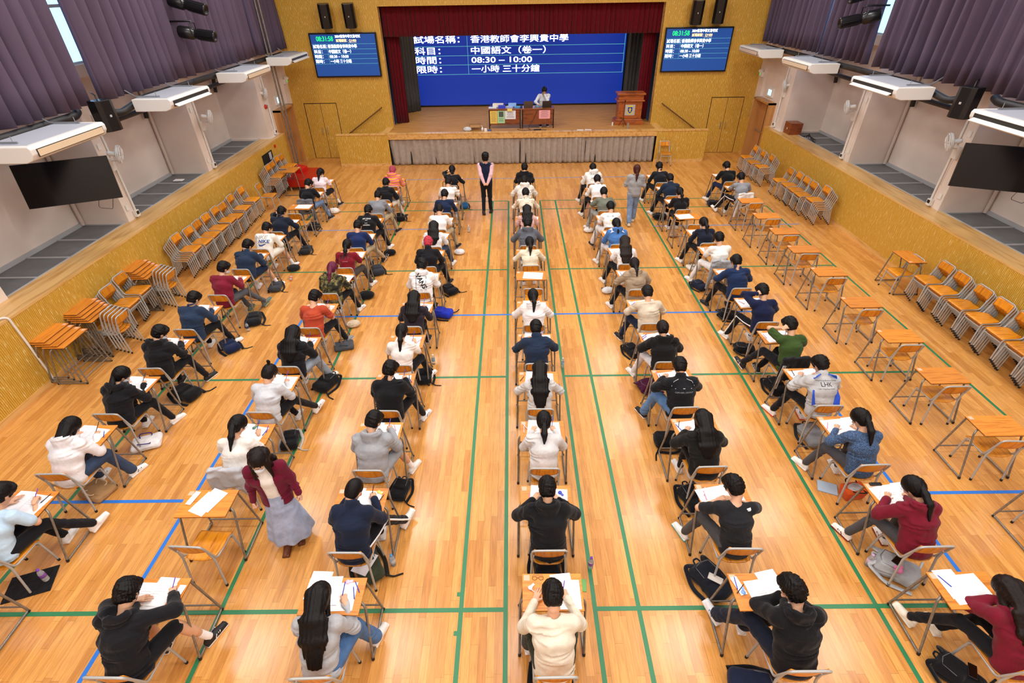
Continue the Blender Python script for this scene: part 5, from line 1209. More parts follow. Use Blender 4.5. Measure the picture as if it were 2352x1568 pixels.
# far right column
st(6, 11, 'broad boy in grey polo', ('short', BK), ('tee', '#8d9096'), ('pants', BL, 'stripe'), WH, 'face', 'LL', (42, 10), (), 22)
st(6, 12, 'boy in black T-shirt', ('short', BK), ('tee', '#17181a'), ('pants', '#1f2847'), WH, 'write', 'L', (44, 12))
EMPTY = {(0, 0): 1, (0, 10): 1, (1, 1): 1, (3, 6): 1, (5, 9): 1}
rd = random.Random(11)
WOODFREE = set()
def desk_paper(kind, x, y, dx, dy, rot, z=.7688, lab=None, grp=None, tilt=0):
    place(PAPERS[kind], (x+dx, y+dy, z), rot, lab, 'paper' if kind != 'slip' else 'label slip', grp)
def decal_apply(kind, out):
    to, tme, bn, nb, che, pel, p, root, arms = out
    up = Vector(nb)-Vector(pel); cen = Vector(lerp(pel, nb, .66))+bn*.15
    T = lambda s, c, size, off=(0, 0), sh=0, rot=0, b=.02, nm='back_print': decal(nm, text_mesh(s, off=b, sub=2), tme, cen+Vector((off[0], 0, 0))+up.normalized()*off[1], bn, up, size, plain('print_'+c, c, .8), to, shear=sh, rot=rot)
    Bd = lambda pts, w, c, nm='back_print': decal(nm, curve_band(pts, w), tme, cen, bn, up, 1, plain('print_'+c, c, .8), to)
    if kind == 'nike':
        T('NIKE', '#b0afaa', .13, (-.05, .06), b=.03); T('NIKE', '#2a4f92', .11, (.03, -.045), .15, b=.03)
        Bd([(-.10, -.10), (-.07, -.135), (-.02, -.14), (.05, -.11), (.14, -.06)], [.01, .035, .035, .02, .002], '#2a4f92')
    elif kind == 'vans':
        T('VANS', '#222222', .13, (0, .0), .1, -1.05, .03); 
        for a, b in (((-.10, .13), (-.10, -.16)), ((-.10, -.16), (.10, -.16)), ((.10, -.16), (.10, .10)), ((.10, .10), (-.10, .13)), ((-.06, .11), (.10, -.0)), ((-.10, -.03), (.08, -.15))): Bd([a, lerp(a+(0,), b+(0,), .5)[:2], b], .007, '#222222')
        T('NEW YORK CITY', '#333333', .03, (0, -.19), b=.0)
    elif kind == 'lhk':
        T('LHK', '#2a2a30', .085, (0, .06), b=.0)
        T('Hong Kong Business School', '#50525a', .026, (0, .115), b=0); T('Lee Hing Kwai School', '#50525a', .026, (0, .005), b=0)
        for s in (-1, 1): Bd([(s*.05, .20), (s*.11, .185), (s*.165, .14)], [.02, .03, .018], '#2f62d8', 'blue_panel')
        for s in (-1, 1): Bd([(s*.17, -.02), (s*.175, -.12), (s*.16, -.24)], [.02, .05, .08], '#2450c8', 'blue_panel')
    elif kind == 'ape':
        T('APP YOUR', '#e8e8e8', .045, (0, .09)); T('RANGERX', '#e8e8e8', .04, (0, -.075)); Bd([(0, .055), (0, -.03)], [.05, .065], '#e8e8e8')
    elif kind == 'maroon':
        T('随行', '#2e0a12', .13, (0, .05), b=.01); T('HARUMIX LIFE', '#dcc8cc', .018, (0, -.05), b=0)
    elif kind == 'tnf':
        Bd([(.09, .11), (.135, .115)], [.012, .03], '#ececec', 'chest_logo'); Bd([(.10, .095), (.13, .095)], [.01, .008], '#ececec', 'chest_logo')
    elif kind == 'track':
        Bd([(-.12, .03), (0, .035), (.12, .03)], .006, '#cfd3d6', 'piping'); T('COPLABO_CROSSLIP', '#8f9398', .028, (0, -.02), b=.0)
        for s in (-1, 1): Bd([(s*.06, .16), (s*.13, .13), (s*.165, .06)], .005, '#cfd3d6', 'piping')
    elif kind == 'graphic':
        T('山ヶ岳', '#4a5560', .06, (-.02, .07), b=0); Bd([(-.02, -.02), (.01, -.05)], [.05, .04], '#e2cf3a'); Bd([(.05, -.01), (.07, -.03)], [.03, .03], '#e2cf3a')
    elif kind == 'adi':
        T('ふふふ', '#333333', .07, (0, .08), b=0); T('adidas', '#333333', .06, (0, -.04), b=.01)
for c in range(7):
    for r in range(13):
        x, y = COLX[c], ROWY[r]; s = S.get((c, r))
        if c == 6 and r == 0: continue
        look = s['look'] if s else 'empty place'
        wtxt = who(look, c, r); jx, jy = rd.uniform(-.015, .015), rd.uniform(-.015, .015)
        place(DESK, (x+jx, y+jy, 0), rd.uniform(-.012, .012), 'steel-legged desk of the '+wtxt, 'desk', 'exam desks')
        empty_tucked = (c == 6 and 1 <= r <= 10)
        if empty_tucked: cy = y-.07+rd.uniform(-.02, .02); cx = x+.03+rd.uniform(-.02, .02); crz = rd.uniform(-.05, .05)
        elif s is None: cy = y-.36; cx = x+.05; crz = -.06
        else: cy = y-.45+s['dy']; cx = x+jx+s['dx']; crz = rd.uniform(-.03, .03)+s['rz']
        place(CHAIR, (cx, cy, 0), crz, 'wooden chair of the '+wtxt, 'chair', 'chairs at the exam desks')
        dist = math.hypot(math.hypot(x, y), CAM_H-1)
        if s:
            t = s['top']; 
            if t[0] == 'cardigan2': t = ('sweater', t[1], 'tweed')
            tp = (t[0], t[1], t[2] if len(t) > 2 else None)
            J = seated(s['lean']+rd.uniform(-2, 2), s['arms'], s['legs'], s['head'], s['tilt'])
            sc = 1.0 if (s['hair'][0] in ('short', 'spiky', 'buzz')) else .965
            out = person(wtxt, J, (cx, cy), crz, dist, s['skin'], s['hair'], tp, s['bottom'], s['shoes'], s['ex'], sc, seed=c*13+r)
            if s['dec']: decal_apply(s['dec'], out)
            if (c, r) == (2, 8):
                to, tme, bn, nb, che, pel, p, root, arms = out
                decal('blue_stripe', curve_band([(-.1, 0), (0, .03), (.1, .05)], .03), tme, Vector(lerp(pel, nb, .7))+bn*.15, bn, Vector(nb)-Vector(pel), 1, fabric('#8fc4e8'), to)
            if (c, r) == (4, 8):
                to, tme, bn, nb, che, pel, p, root, arms = out
                decal('white_yoke', curve_band([(-.19, .02), (-.1, .045), (0, .05), (.1, .045), (.19, .02)], .12), tme, Vector(lerp(pel, nb, .93))+bn*.12, (bn+Vector((0, 0, .5))), Vector(nb)-Vector(pel), 1, fabric('#e8eaee'), to, off=.006)
            if dist < 10.5 and s['arms'] != 'fold':
                wr_ = J['wR']; pc = rd.choice(['#1c1c20', '#2a3fb4', '#7a3fc0'])
                ca, sa = math.cos(crz), math.sin(crz); px, py = wr_[0]-.03, wr_[1]+.085
                place(PENS[pc], (cx+px*ca-py*sa, cy+px*sa+py*ca, .845), 0, 'pen held by the '+wtxt, 'pen', 'pens held by students', rot=(-.75, .25, 0))
        # papers on the desk
        if c == 6 and r <= 10: continue
        if s or r != 0:
            g = 'exam papers on desks'
            if (c, r) in ((2, 0),): L = [('A3', .03, -.02, .03), ('A4', -.17, .10, -.05), ('A4', -.04, .04, .04)]
            elif (c, r) == (1, 0): L = [('A3', -.03, .0, -.05), ('A4', .06, .05, -.08), ('slip', .24, .02, -.1)]
            elif (c, r) == (3, 0): L = [('A4', .10, .05, .1), ('A4', .17, -.02, 0)]
            elif (c, r) == (1, 1): L = [('A4', -.02, -.02, -.38), ('A4', .03, .03, -.38), ('slip', -.20, .06, -.2)]
            elif (c, r) == (4, 0): L = [('A3', .06, -.02, .12), ('A4', .12, .06, .2), ('slip', -.22, .05, .25)]
            elif (c, r) == (5, 0): L = [('A3', -.02, .0, .1), ('A4', -.13, .05, .06)]
            elif c >= 4: L = [('A3', -.06+rd.uniform(-.03, .03), .0, .12+rd.uniform(-.06, .08))]+([('A4', .12, .03, .1)] if r < 6 else [])
            else: L = [('A3', .06+rd.uniform(-.03, .03), .0, rd.uniform(-.2, .05))]+([('A4', -.08, .04, -.1)] if r < 6 else [])
            for k, (kd, dx, dy, ro) in enumerate(L):
                pn = {'A4': 'exam sheet', 'A3': 'open booklet', 'slip': 'label slip'}[kd]
                desk_paper(kd, x, y, dx, dy, ro, .7690+.0032*k, '%s of the %s' % (pn, wtxt), g)
            if dist < 11 and s:
                for k in range(rd.choice((1, 2)) if dist < 9 else 1):
                    pc = rd.choice(list(PENS)); sx = -.22 if c >= 3 else .22
                    place(PENS[pc], (x+sx+rd.uniform(-.03, .03), y+.02+k*.06, .779), 0, '%s pen on desk, %s' % ({'#1c1c20': 'black', '#2a3fb4': 'blue', '#e8e4f0': 'white', '#7a3fc0': 'purple', '#d58aa8': 'pink'}[pc], wtxt), 'pen', 'spare pens on desks', rot=(math.pi/2, 0, rd.uniform(-.9, .9)))
# ---------------------------------------------------------------- stacked chairs and desks along the walls
NUM = ['first', 'second', 'third', 'fourth', 'fifth', 'sixth', 'seventh', 'eighth', 'ninth', 'tenth']
LEV = ['bottom', 'second from bottom', 'third from bottom', 'fourth from bottom', 'fifth from bottom', 'sixth from bottom']
def stack(x, y, rz, n, label, group, dx=None, dy=.006, dz=.045):
    if dx is None: dx = .043 if rz < 0 else (-.043 if rz < 3 else 0)
    for k in range(n):
        lv = 'top' if k == n-1 and n > 1 else LEV[k]; lv = 'topmost' if lv == 'top' else lv
        if n == 1: lv = 'single'
        place(CHAIR, (x+dx*(k-n+1), y-dy*(n-1-k), dz*k), rz, '%s wooden school chair %s' % (lv, label), 'chair', group)
H = math.pi/2
for i, (y, n) in enumerate(zip([11.2, 11.72, 12.14, 12.58, 13.1, 13.49, 14.01, 14.69], [6, 5, 5, 5, 5, 4, 5, 5])):
    stack(-7.72, y, -H+.02*(-1)**i, n, 'in %s stack of the long left-wall row' % NUM[i], 'stacked chairs in the long left row')
for i, (y, n) in enumerate(((8.86, 4), (9.3, 5))): stack(-7.86, y, -H, n, 'in %s stack between left desk piles' % ('near', 'far')[i], 'stacked chairs between the desk piles')
for i, (y, x) in enumerate(((8.1, -7.56), (9.78, -7.56))): stack(x-.26, y, H, 5, 'facing the left wall, %s set' % ('near', 'far')[i], 'nested chairs facing the left wall', dx=-.062, dy=0, dz=.022)
stack(-7.6, 15.55, -H, 1, 'standing alone beside the left wall', None)
for i, (x, y, n) in enumerate(((-7.72, 16.75, 6), (-7.78, 17.25, 5), (-7.80, 17.72, 6), (-7.8, 18.12, 5))): stack(x, y, -H, n, 'in %s stack beside the red bench' % NUM[i], 'stacked chairs beside the red bench')
for i, (y, n) in enumerate(zip([9.3, 8.85, 8.3, 7.82, 7.33, 6.88, 6.4, 5.9], [5, 5, 5, 5, 5, 5, 5, 4])):
    stack(8.58, y, H, n, 'in %s stack of near right-wall row' % NUM[i], 'stacked chairs in the near right row')
for i, (y, n) in enumerate(zip([16.03, 15.45, 15.0, 14.58, 13.9], [3, 4, 4, 4, 6])): stack(8.48, y, H, n, 'in %s stack of middle right-wall row' % NUM[i], 'stacked chairs in the middle right row')
for i, (y, n) in enumerate(zip([18.5, 17.85, 17.2], [4, 4, 5])): stack(8.35, y, H, n, 'in %s stack of far right-wall row' % NUM[i], 'stacked chairs in the far right row')
stack(8.5, 9.98, H, 1, 'pushed under the lone right-wall desk', None)
stack(5.72, 19.65, math.pi, 1, 'against the stage parapet, right', None)
for y, xs, zz, w in ((7.38, (-8.2, -8.1, -7.98, -7.86), .028, 'nearest'), (8.2, (-8.2, -8.13, -8.06, -7.99, -7.92), .030, 'middle'), (9.86, (-8.19, -8.11, -8.03, -7.95, -7.88), .030, 'farthest')):
    n = len(xs)
    for k, x in enumerate(xs):
        place(DESK, (x+.01, y-.02*k, zz*(n-1-k)), -H, '%s desk in the %s nested pile, left wall' % (('innermost', 'second', 'third', 'fourth', 'outermost')[k if k < n-1 else 4], w), 'desk', 'nested desks along the left wall')
place(DESK, (8.58, 10.05, 0), H, 'lone spare desk beside right-wall chair stacks', 'desk')
place(DESK, (-7.3, 17.05, 0), -H, 'spare desk among chair stacks beside red bench', 'desk')
# ---------------------------------------------------------------- bags, bottles and clothes
def bag(v, x, y, rz, col, strap, label, sc=1.0, z=0, cat='bag'):
    o = make_bag(v, col, strap); o.location = (x, y, z); o.rotation_euler = (0, 0, rz); o.scale = (sc,)*3; tag(o, label, cat); return o
BGS = [('pack', -5.62, 6.62, 1.2, '#17171a', '#17171a', 'black backpack, fourth chair of far left column', 1), ('tote', -5.66, 5.5, .4, '#e3e2e4', '#3c2a78', 'white tote bag with purple handles on floor', 1),
 ('tote', -5.82, 4.6, -.3, '#a8845a', '#d8c0a0', 'tan paper tote under white-hoodie girl chair', 1), ('pack', -5.5, 8.0, .8, '#1a2444', '#15151c', 'navy backpack under black-hoodie boy chair, left', .9),
 ('pack', -5.42, 8.95, .3, '#1b1c20', '#1b1c20', 'black backpack in front of windbreaker boy', .9), ('pack', -5.5, 10.35, .2, '#3c3f44', '#1b1c20', 'grey backpack under shorts boy chair, left column', .8),
 ('sack', -5.42, 11.3, .2, '#202125', '#202125', 'small black bag beside printed sweatshirt boy', .9), ('pack', -5.45, 12.3, .2, '#26272b', '#26272b', 'dark backpack, ninth seat of far left column', .8),
 ('sack', -5.5, 15.1, .2, '#e6ddd4', '#d8c8b8', 'cream bag on floor behind far ponytail girl', 1), ('pack', -5.75, 13.9, 0, '#1b1c20', '#1b1c20', 'black backpack under empty far left desk', .8),
 ('pack', -3.45, 5.5, .2, '#18181b', '#b8b0a8', 'black backpack under topknot boy chair', .8), ('pack', -3.3, 6.85, -.4, '#18181b', '#18181b', 'black backpack under long-haired hoodie girl chair', .95),
 ('tote', -3.3, 8.0, .3, '#4c4f55', '#2c2e33', 'grey clear folder bag beside brick red boy', .9), ('sack', -3.3, 8.75, .3, '#d2bda2', '#b09878', 'tan bag on floor near brick red boy', .8),
 ('sack', -3.3, 9.9, 0, '#19191c', '#19191c', 'black bag beside camouflage hoodie girl', 1), ('pack', -3.3, 11.1, .4, '#33373f', '#222222', 'grey backpack beside maroon T-shirt girl', .85),
 ('sack', -3.2, 12.1, .3, '#161619', '#161619', 'black drawstring bag beside navy jumper boy', .9), ('pack', -3.35, 14.5, .2, '#17171a', '#17171a', 'black backpack beside grey sweater boy', .85),
 ('pack', -1.78, 3.42, .5, '#3a4030', '#2a2620', 'olive backpack under navy collared boy chair', .95), ('pack', -1.6, 4.55, -.2, '#161619', '#161619', 'black backpack under grey hoodie boy chair', .75),
 ('pack', -1.6, 7.0, .1, '#1a1c20', '#1a1c20', 'black backpack beside bomber jacket boy', .8), ('pack', -1.5, 9.1, 1.3, '#2233b0', '#18181c', 'bright blue backpack beside plum top girl', .9),
 ('pack', -1.45, 10.1, .7, '#16161a', '#16161a', 'black backpack beside white lettered hoodie boy', .85), ('sack', -1.4, 12.1, 0, '#e4e4e6', '#cfcfd2', 'white plastic bag beside red-haired boy', .8),
 ('pack', -1.5, 15.4, 0, '#1d5a88', '#16161a', 'blue and black backpack, far third left column', .7),
 ('pack', .35, 3.36, .1, '#141417', '#141417', 'black backpack under hooded jacket boy chair', 1), ('pack', .32, 2.12, .2, '#2a3024', '#151518', 'dark green backpack under cream T-shirt boy', 1),
 ('pack', 2.3, 6.68, 1.9, '#4b1838', '#4b1838', 'maroon backpack under bun-haired girl chair', .9), ('pack', 2.3, 5.4, -1.6, '#141417', '#141417', 'black backpack under track jacket boy chair', .95),
 ('pack', 2.36, 4.34, .3, '#151518', '#151518', 'black backpack under long-haired hoodie girl, right', .95), ('pack', 2.22, 3.2, .5, '#1a1d26', '#1a1d26', 'navy-black backpack left of black T-shirt boy chair', 1),
 ('pack', 2.28, 2.12, -1.7, '#1b2238', '#121216', 'navy backpack under front black-hoodie boy, right', .95), ('pack', 2.2, 7.7, .4, '#18181b', '#18181b', 'black bag behind oatmeal sweater boy', .8),
 ('sack', 2.1, 13.4, 0, '#e8e6e0', '#d8d4c8', 'white cloth bag beside graphic T-shirt boy', .8), ('sack', 2.1, 10.0, .3, '#d8d8d8', '#2a2a50', 'white and purple bag beside long-haired girl', .8),
 ('pack', 4.42, 8.9, 1.2, '#151518', '#151518', 'black backpack under dark blue jacket boy', .85), ('pack', 4.3, 7.72, 1.4, '#151518', '#151518', 'black backpack under navy jumper boy chair', .8),
 ('pack', 4.42, 6.6, .2, '#17171b', '#17171b', 'black backpack under green T-shirt boy chair', .9), ('pack', 4.48, 5.46, .1, '#8d9094', '#232427', 'grey backpack under grey-blue jacket boy chair', .95),
 ('basket', 4.52, 4.42, .15, '#d9591e', '#1b1b1d', 'orange tote bag with black handles under chair', 1), ('pack', 4.42, 3.32, .9, '#a7abaf', '#b8bcc0', 'light grey backpack under maroon hoodie girl', 1),
 ('pack', 4.35, 2.2, .6, '#16161a', '#16161a', 'black bag with tablet, bottom right corner', .9), ('pack', 4.2, 10.15, .5, '#1d2438', '#151518', 'navy backpack beside hanging grey jacket', .8),
 ('tote', 4.35, 11.1, .2, '#e6e3da', '#1b1b1d', 'cream tote bag beside white T-shirt boy', .8), ('sack', 4.35, 13.0, .2, '#b88e68', '#806040', 'tan bag under empty desk, second right column', .8),
 ('pack', 4.3, 14.3, 1.4, '#17171a', '#17171a', 'black backpack beside black T-shirt ponytail girl', .8), ('pack', 6.2, 15.3, 1.5, '#17171a', '#2c2846', 'black backpack behind far right boy', .85)]
for b in BGS: bag(*b[:7], sc=b[7])
def bottle(x, y, z, rz, c1, c2, label, lying=False):
    o = make_bottle(c1, c2); o.location = (x, y, z); o.rotation_euler = (H, 0, rz) if lying else (0, 0, rz)
    if lying: o.location[2] = z+.034
    tag(o, label, 'bottle')
bottle(.87, 3.42, 0, 0, '#7a3fc0', '#7a4aa8', 'purple-capped water bottle standing on green floor line')
bottle(-1.50, 3.48, 0, 0, '#3f9be0', '#bcd6ec', 'blue-capped water bottle beside olive backpack')
bottle(-5.58, 3.32, .03, 0, '#7a3fc0', '#7a4aa8', 'purple-capped water bottle on black floor mat')
bottle(-1.25, 13.5, 0, 0, '#e8e8e8', '#c8ccd0', 'white water bottle standing in the left aisle')
bottle(.86, 7.3, 0, 0, '#d0e4f0', '#8fc8e8', 'pale blue bottle beside navy denim jacket boy')
bottle(-1.5, 7.45, 0, 0, '#f0f0f0', '#7ab0d8', 'clear water bottle beside white T-shirt girl')
bottle(-5.42, 8.62, 0, 0, '#2a3a6a', '#2a3a6a', 'dark blue flask beside windbreaker boy bag')
bottle(-5.35, 10.9, 0, .3, '#d0502c', '#d0502c', 'orange bottle on floor beside shorts boy', True)
bottle(4.17, 3.42, 0, 0, '#cdb0dc', '#d9c2e4', 'lilac bottle beside light grey backpack')
r = MB().box(-.24, .24, -.17, .17, 0, .012).build('floor_mat', fabric('#17171a'), None, (-5.75, 3.28, 0)); r.rotation_euler = (0, 0, .35); tag(r, 'flat black cloth bag under light blue T-shirt boy', 'bag')
def flat(name, x, y, z, w, h, t, rz, col, label, cat, detail=None, rough=.35):
    r = MB().box(-w/2, w/2, -h/2, h/2, 0, t).build(name, plain(name+col, col, rough), None, (x, y, z), bevel=min(t, .004)); r.rotation_euler = (0, 0, rz); tag(r, label, cat)
    if detail: MB().box(-w/2+.006, w/2-.006, -h/2+.008, h/2-.008, t, t+.0006).build('face', plain(name+'_face'+detail, detail, .2), r)
    return r
flat('tablet', 4.27, 4.55, 0, .25, .2, .012, -.4, '#9fb4cc', 'light blue tablet case lying on the floor', 'tablet', '#b4c6d8')
flat('smartphone', .76, 3.2, .001, .075, .15, .009, -.1, '#6fae5c', 'green phone lying beside front middle desk', 'phone')
flat('smartphone', 4.42, 3.36, .19, .075, .15, .009, -1.0, '#1a1a1e', 'black phone on light grey backpack', 'phone', '#0a0a0c')
flat('smartphone', 2.24, 3.16, .185, .085, .16, .009, 1.0, '#c8c6c4', 'grey patterned phone on navy-black backpack', 'phone', '#d8d4cc')
flat('smartphone', 4.44, 2.2, .17, .075, .15, .009, -.6, '#1b1b20', 'black phone on bag, bottom right corner', 'phone', '#0a0a0c')
flat('exam_notice', -1.80, 3.40, .178, .2, .28, .002, -.35, '#e9e9ec', 'printed notice lying on olive backpack', 'paper', rough=.8)
r = empty('plush_toy', (4.33, 3.22, .2)); tag(r, 'pink plush charm on light grey backpack', 'plush toy')
vv, qq = surfnet(lambda P: smin(s_ell(P, (0, 0, .02), (.045, .04, .035)), smin(s_ell(P, (-.03, .02, .05), (.02, .02, .02)), s_ell(P, (.03, .02, .05), (.02, .02, .02)), .01), .015), (-.08, -.08, -.05), (.08, .08, .1), .006); obj('plush_body', np_mesh('plush_body', [(vv, qq, 0)], fabric('#d878a8')), r)
def drape_cloth(x, y, rz, col, label, stripes=None, low=.18):
    def F(P):
        d = s_box(P, (0, -.245, .62), (.205, .012, .215), .012); d = smin(d, s_box(P, (0, -.195, .70), (.205, .012, .13), .012), .03); d = smin(d, s_cap(P, (-.19, -.22, .81), (.19, -.22, .81), .03, .03), .04)
        d = smin(d, s_cap(P, (-.19, -.25, .72), (-.22, -.24, low), .045, .03), .05); d = smin(d, s_cap(P, (.17, -.25, .72), (.20, -.23, low+.1), .045, .03), .05)
        return d+wrinkle(P, .016, 24, 2, (1.3, 1, .5))
    v, q = surfnet(F, (-.32, -.36, .05), (.32, -.1, .9), .012)
    o = obj('draped_jacket', np_mesh('draped_jacket', [(v, q, 0)], fabric(col))); o.location = (x, y, 0); o.rotation_euler = (0, 0, rz); tag(o, label, 'jacket')
    if stripes:
        for k in range(3): MB().tube([(-.235+k*.022, -.295, .74), (-.25+k*.022, -.29, .5), (-.255+k*.022, -.285, .26)], .005, 5).build('stripe', fabric('#f0f0f0'), o)
drape_cloth(COLX[1], ROWY[2]-.45, 0, '#b9bbc0', 'light grey hoodie hung over ponytail girl chair')
drape_cloth(COLX[0], ROWY[11]-.45, 0, '#6f737a', 'grey jacket hung over far left boy chair')
drape_cloth(COLX[6], ROWY[11]-.45, .1, '#e8e4de', 'white jacket hung over broad grey polo boy chair')
drape_cloth(COLX[5], ROWY[7]-.45, -.1, '#9ca1a8', 'grey jacket hung over white T-shirt boy chair')
drape_cloth(COLX[5]-.02, ROWY[4]-.45, .05, '#18181b', 'black striped jacket hung over green T-shirt boy chair', True, .25)
# extra things on the front desks
def glasses(x, y, z, rz):
    r = empty('spectacles', (x, y, z), rz); tag(r, 'folded black glasses on the front middle desk', 'glasses')
    for s in (-1, 1):
        MB().tube([(s*.033+.024*math.cos(a), .019*math.sin(a), .006) for a in [k*math.pi/8 for k in range(16)]], .002, 5, closed=True).build('rim', M_BLACK, r)
        MB().tube([(s*.055, .005, .006), (s*.05, .02, .03), (-s*.02, .035, .006)], .0018, 5).build('temple', M_BLACK, r)
    MB().tube([(-.01, .004, .006), (.01, .004, .006)], .002, 5).build('bridge', M_BLACK, r)
glasses(COLX[3]-.14, ROWY[0]+.15, .770, 0)
def tape(x, y, z, rz, col, label):
    r = MB().lathe([(0, 0), (.022, 0), (.024, .006), (.022, .014), (0, .016)], 14).box(-.01, .055, -.012, .012, .002, .012).build('correction_tape', plain('tape_'+col, col, .3), None, (x, y, z)); r.rotation_euler = (0, 0, rz); tag(r, label, 'correction tape')
tape(COLX[3]-.22, ROWY[0]+.05, .769, .8, '#e8e8ec', 'white correction tape on front middle desk')
tape(COLX[2]+.12, ROWY[0]+.13, .769, .2, '#e6c8e0', 'pale pink correction tape on long-haired girl desk')
tape(COLX[2]+.2, ROWY[1]+.12, .769, -.6, '#d8d46a', 'yellow correction tape on navy collared boy desk')
tape(COLX[3]+.17, ROWY[1]+.08, .769, -.9, '#3f4fc4', 'blue correction tape on hooded jacket boy desk')
tape(COLX[4]-.2, ROWY[0]-.02, .769, 1.3, '#7fa4e0', 'blue-white correction tape on right front desk')
tape(COLX[1]+.05, ROWY[2]+.1, .772, .9, '#5a8a70', 'green correction tape on ponytail girl papers')
r = MB().box(-.07, .07, -.02, .02, 0, .025).build('pencil_case', M_BLACK, None, (COLX[5]-.18, ROWY[1]+.15, .769), bevel=.008); tag(r, 'small black pencil case on maroon-hoodie girl desk', 'pencil case')
# ---------------------------------------------------------------- people standing and on the stage
MAN = standing((.035, -.205, .90), (-.035, -.205, .885), (1, -.25, 0), (-1, -.25, 0), 'flat', 'flat', (8, 0), kR=(.09, .02, .5), aR=(.10, .06, .09), kL=(-.09, .04, .5), aL=(-.10, -.10, .10))
MAN['armpose'] = 'behind'
out = person('person standing in navy vest and pink shirt, hands behind back', MAN, (-.78, 14.9), .02, 15, '#d39c7a', ('short', BK), ('vest', '#1b2138', None, '#e6bcc4'), ('pants', BL), ('#1b1b1e', '#222226'), (), 1.04)
WOM = standing((.05, .20, 1.10), (-.05, .22, 1.14), (1, -.4, -.5), (-1, -.4, -.5), 'flat', 'flat', (8, 0), kR=(.08, .12, .52), aR=(.08, .16, .10), kL=(-.08, -.02, .5), aL=(-.08, -.24, .11))
person('person walking in light grey blazer and blue jeans, reddish ponytail', WOM, (3.38, 13.98), -.1, 14, '#dba987', ('pony', '#4a231b'), ('jacket', '#9fa1a4'), ('wide', '#7d93b4', 'denim'), ('#e4dccb', '#d8cfc0'), (), .955)
INV = standing((.27, .03, .84), (-.27, .05, .84), (.3, -1, 0), (-.3, -1, 0), 'fist', 'fist', (22, -8), kR=(.08, .05, .5), aR=(.07, .08, .09), kL=(-.08, .0, .5), aL=(-.07, -.05, .09))
person('person in burgundy cardigan, long pale blue skirt and white mask, standing in aisle', INV, (-2.82, 3.86), math.pi+.25, 4.5, '#e2b497', ('long', '#191112'), ('cardigan', '#6a1730'), ('skirt', '#a4b2d0'), ('#6e3c22', '#4a2a1a'), ('mask', 'glasses', 'undershirt', 'fronthair', 'face'), .965)
for t in list(SC.objects):
    pass
SJ = seated(8, 'face', 'u', (26, 0)); SJ['wR'], SJ['wL'] = (.22, .36, .74), (.0, .22, 1.08); SJ['hL'] = (-.6, .2, -1); SJ['pR'] = 'flat'; SJ['pL'] = 'fist'
person('person in white shirt sitting behind laptop on stage, hand at chin', SJ, (1.24, 21.42, 1.15), math.pi, 9.5, '#d8a584', ('short', BK), ('shirt', '#dfe2ea'), ('pants', BL), BW, ('glasses', 'face'), 1.02)
place(CHAIR, (1.24, 21.42, 1.15), math.pi, 'wooden chair under seated person on the stage', 'chair')
# ---------------------------------------------------------------- stage furniture
ZS = 1.15; M_BROWN = wood('teak_veneer', '#5e2c12', '#86451f', (1, 1, 6), .35, 3, .04)
for i, x0 in enumerate((-.88, .375)):
    r = empty('stage_desk', (x0+.61, 20.9, ZS)); tag(r, 'brown teacher desk on stage, %s of two' % ('left', 'right')[i], 'desk', 'teacher desks on the stage')
    MB().box(-.61, .61, -.3, .3, .665, .70).build('desktop', M_BROWN, r, bevel=.004); MB().box(-.57, .57, -.27, -.255, .14, .665).build('front_panel', M_BROWN, r)
    for s in (-1, 1):
        for yy in (-.27, .26): MB().box(s*.585-.018, s*.585+.018, yy-.018, yy+.018, 0, .665).build('leg', M_BLACK, r)
def sheet(x0, x1, z0, z1, col, label, lines, extra=None):
    r = MB().box(x0, x1, 20.9-.2745, 20.9-.271, z0, z1).build('poster', plain('poster_'+col, col, .8)); tag(r, label, 'poster')
    mb = MB(); rd2 = random.Random(int(x0*100))
    for k in range(lines):
        z = z1-(z1-z0)*(.12+.8*k/lines) if not extra else z0+(z1-z0)*(.38-.3*k/lines)
        w = (x1-x0)*rd2.uniform(.5, .8); mb.box((x0+x1-w)/2, (x0+x1+w)/2, 20.9-.276, 20.9-.2746, z-.005, z+.005)
    mb.build('print', plain('print_brown', '#6b5a48', .8), r)
    if extra: MB().box(x0+.05, x1-.05, 20.9-.276, 20.9-.2746, z1-.22, z1-.03).build('photo', plain('photo_dark', '#4a544c', .7), r)
sheet(-.83, -.555, ZS+.19, ZS+.64, '#e6c45c', 'yellow printed poster on left stage desk', 8)
sheet(-.545, -.27, ZS+.20, ZS+.64, '#a6d4a4', 'green poster with photo on left stage desk', 4, True)
sheet(-.26, .14, ZS+.34, ZS+.64, '#e4e4ec', 'white printed notice on left stage desk', 7)
sheet(1.02, 1.44, ZS+.34, ZS+.64, '#eda6ac', 'pink notice on right stage desk', 6)
for i, (x, op) in enumerate(((.62, '#5c5046'), (1.32, '#37322e'))):
    r = empty('laptop', (x, 20.82, ZS+.70)); tag(r, ('closed-side dark laptop on stage desk, left one', 'dark laptop in front of seated person on stage')[i], 'laptop')
    MB().box(-.17, .17, -.02, .22, 0, .015).build('keyboard_base', M_BLACK, r); MB().obox(Matrix.Translation((0, -.05, .12)) @ Euler((.22, 0, 0)).to_matrix().to_4x4(), .34, .01, .23).build('lid', plain('lid_'+op, op, .4, .3), r)
rd = random.Random(4)
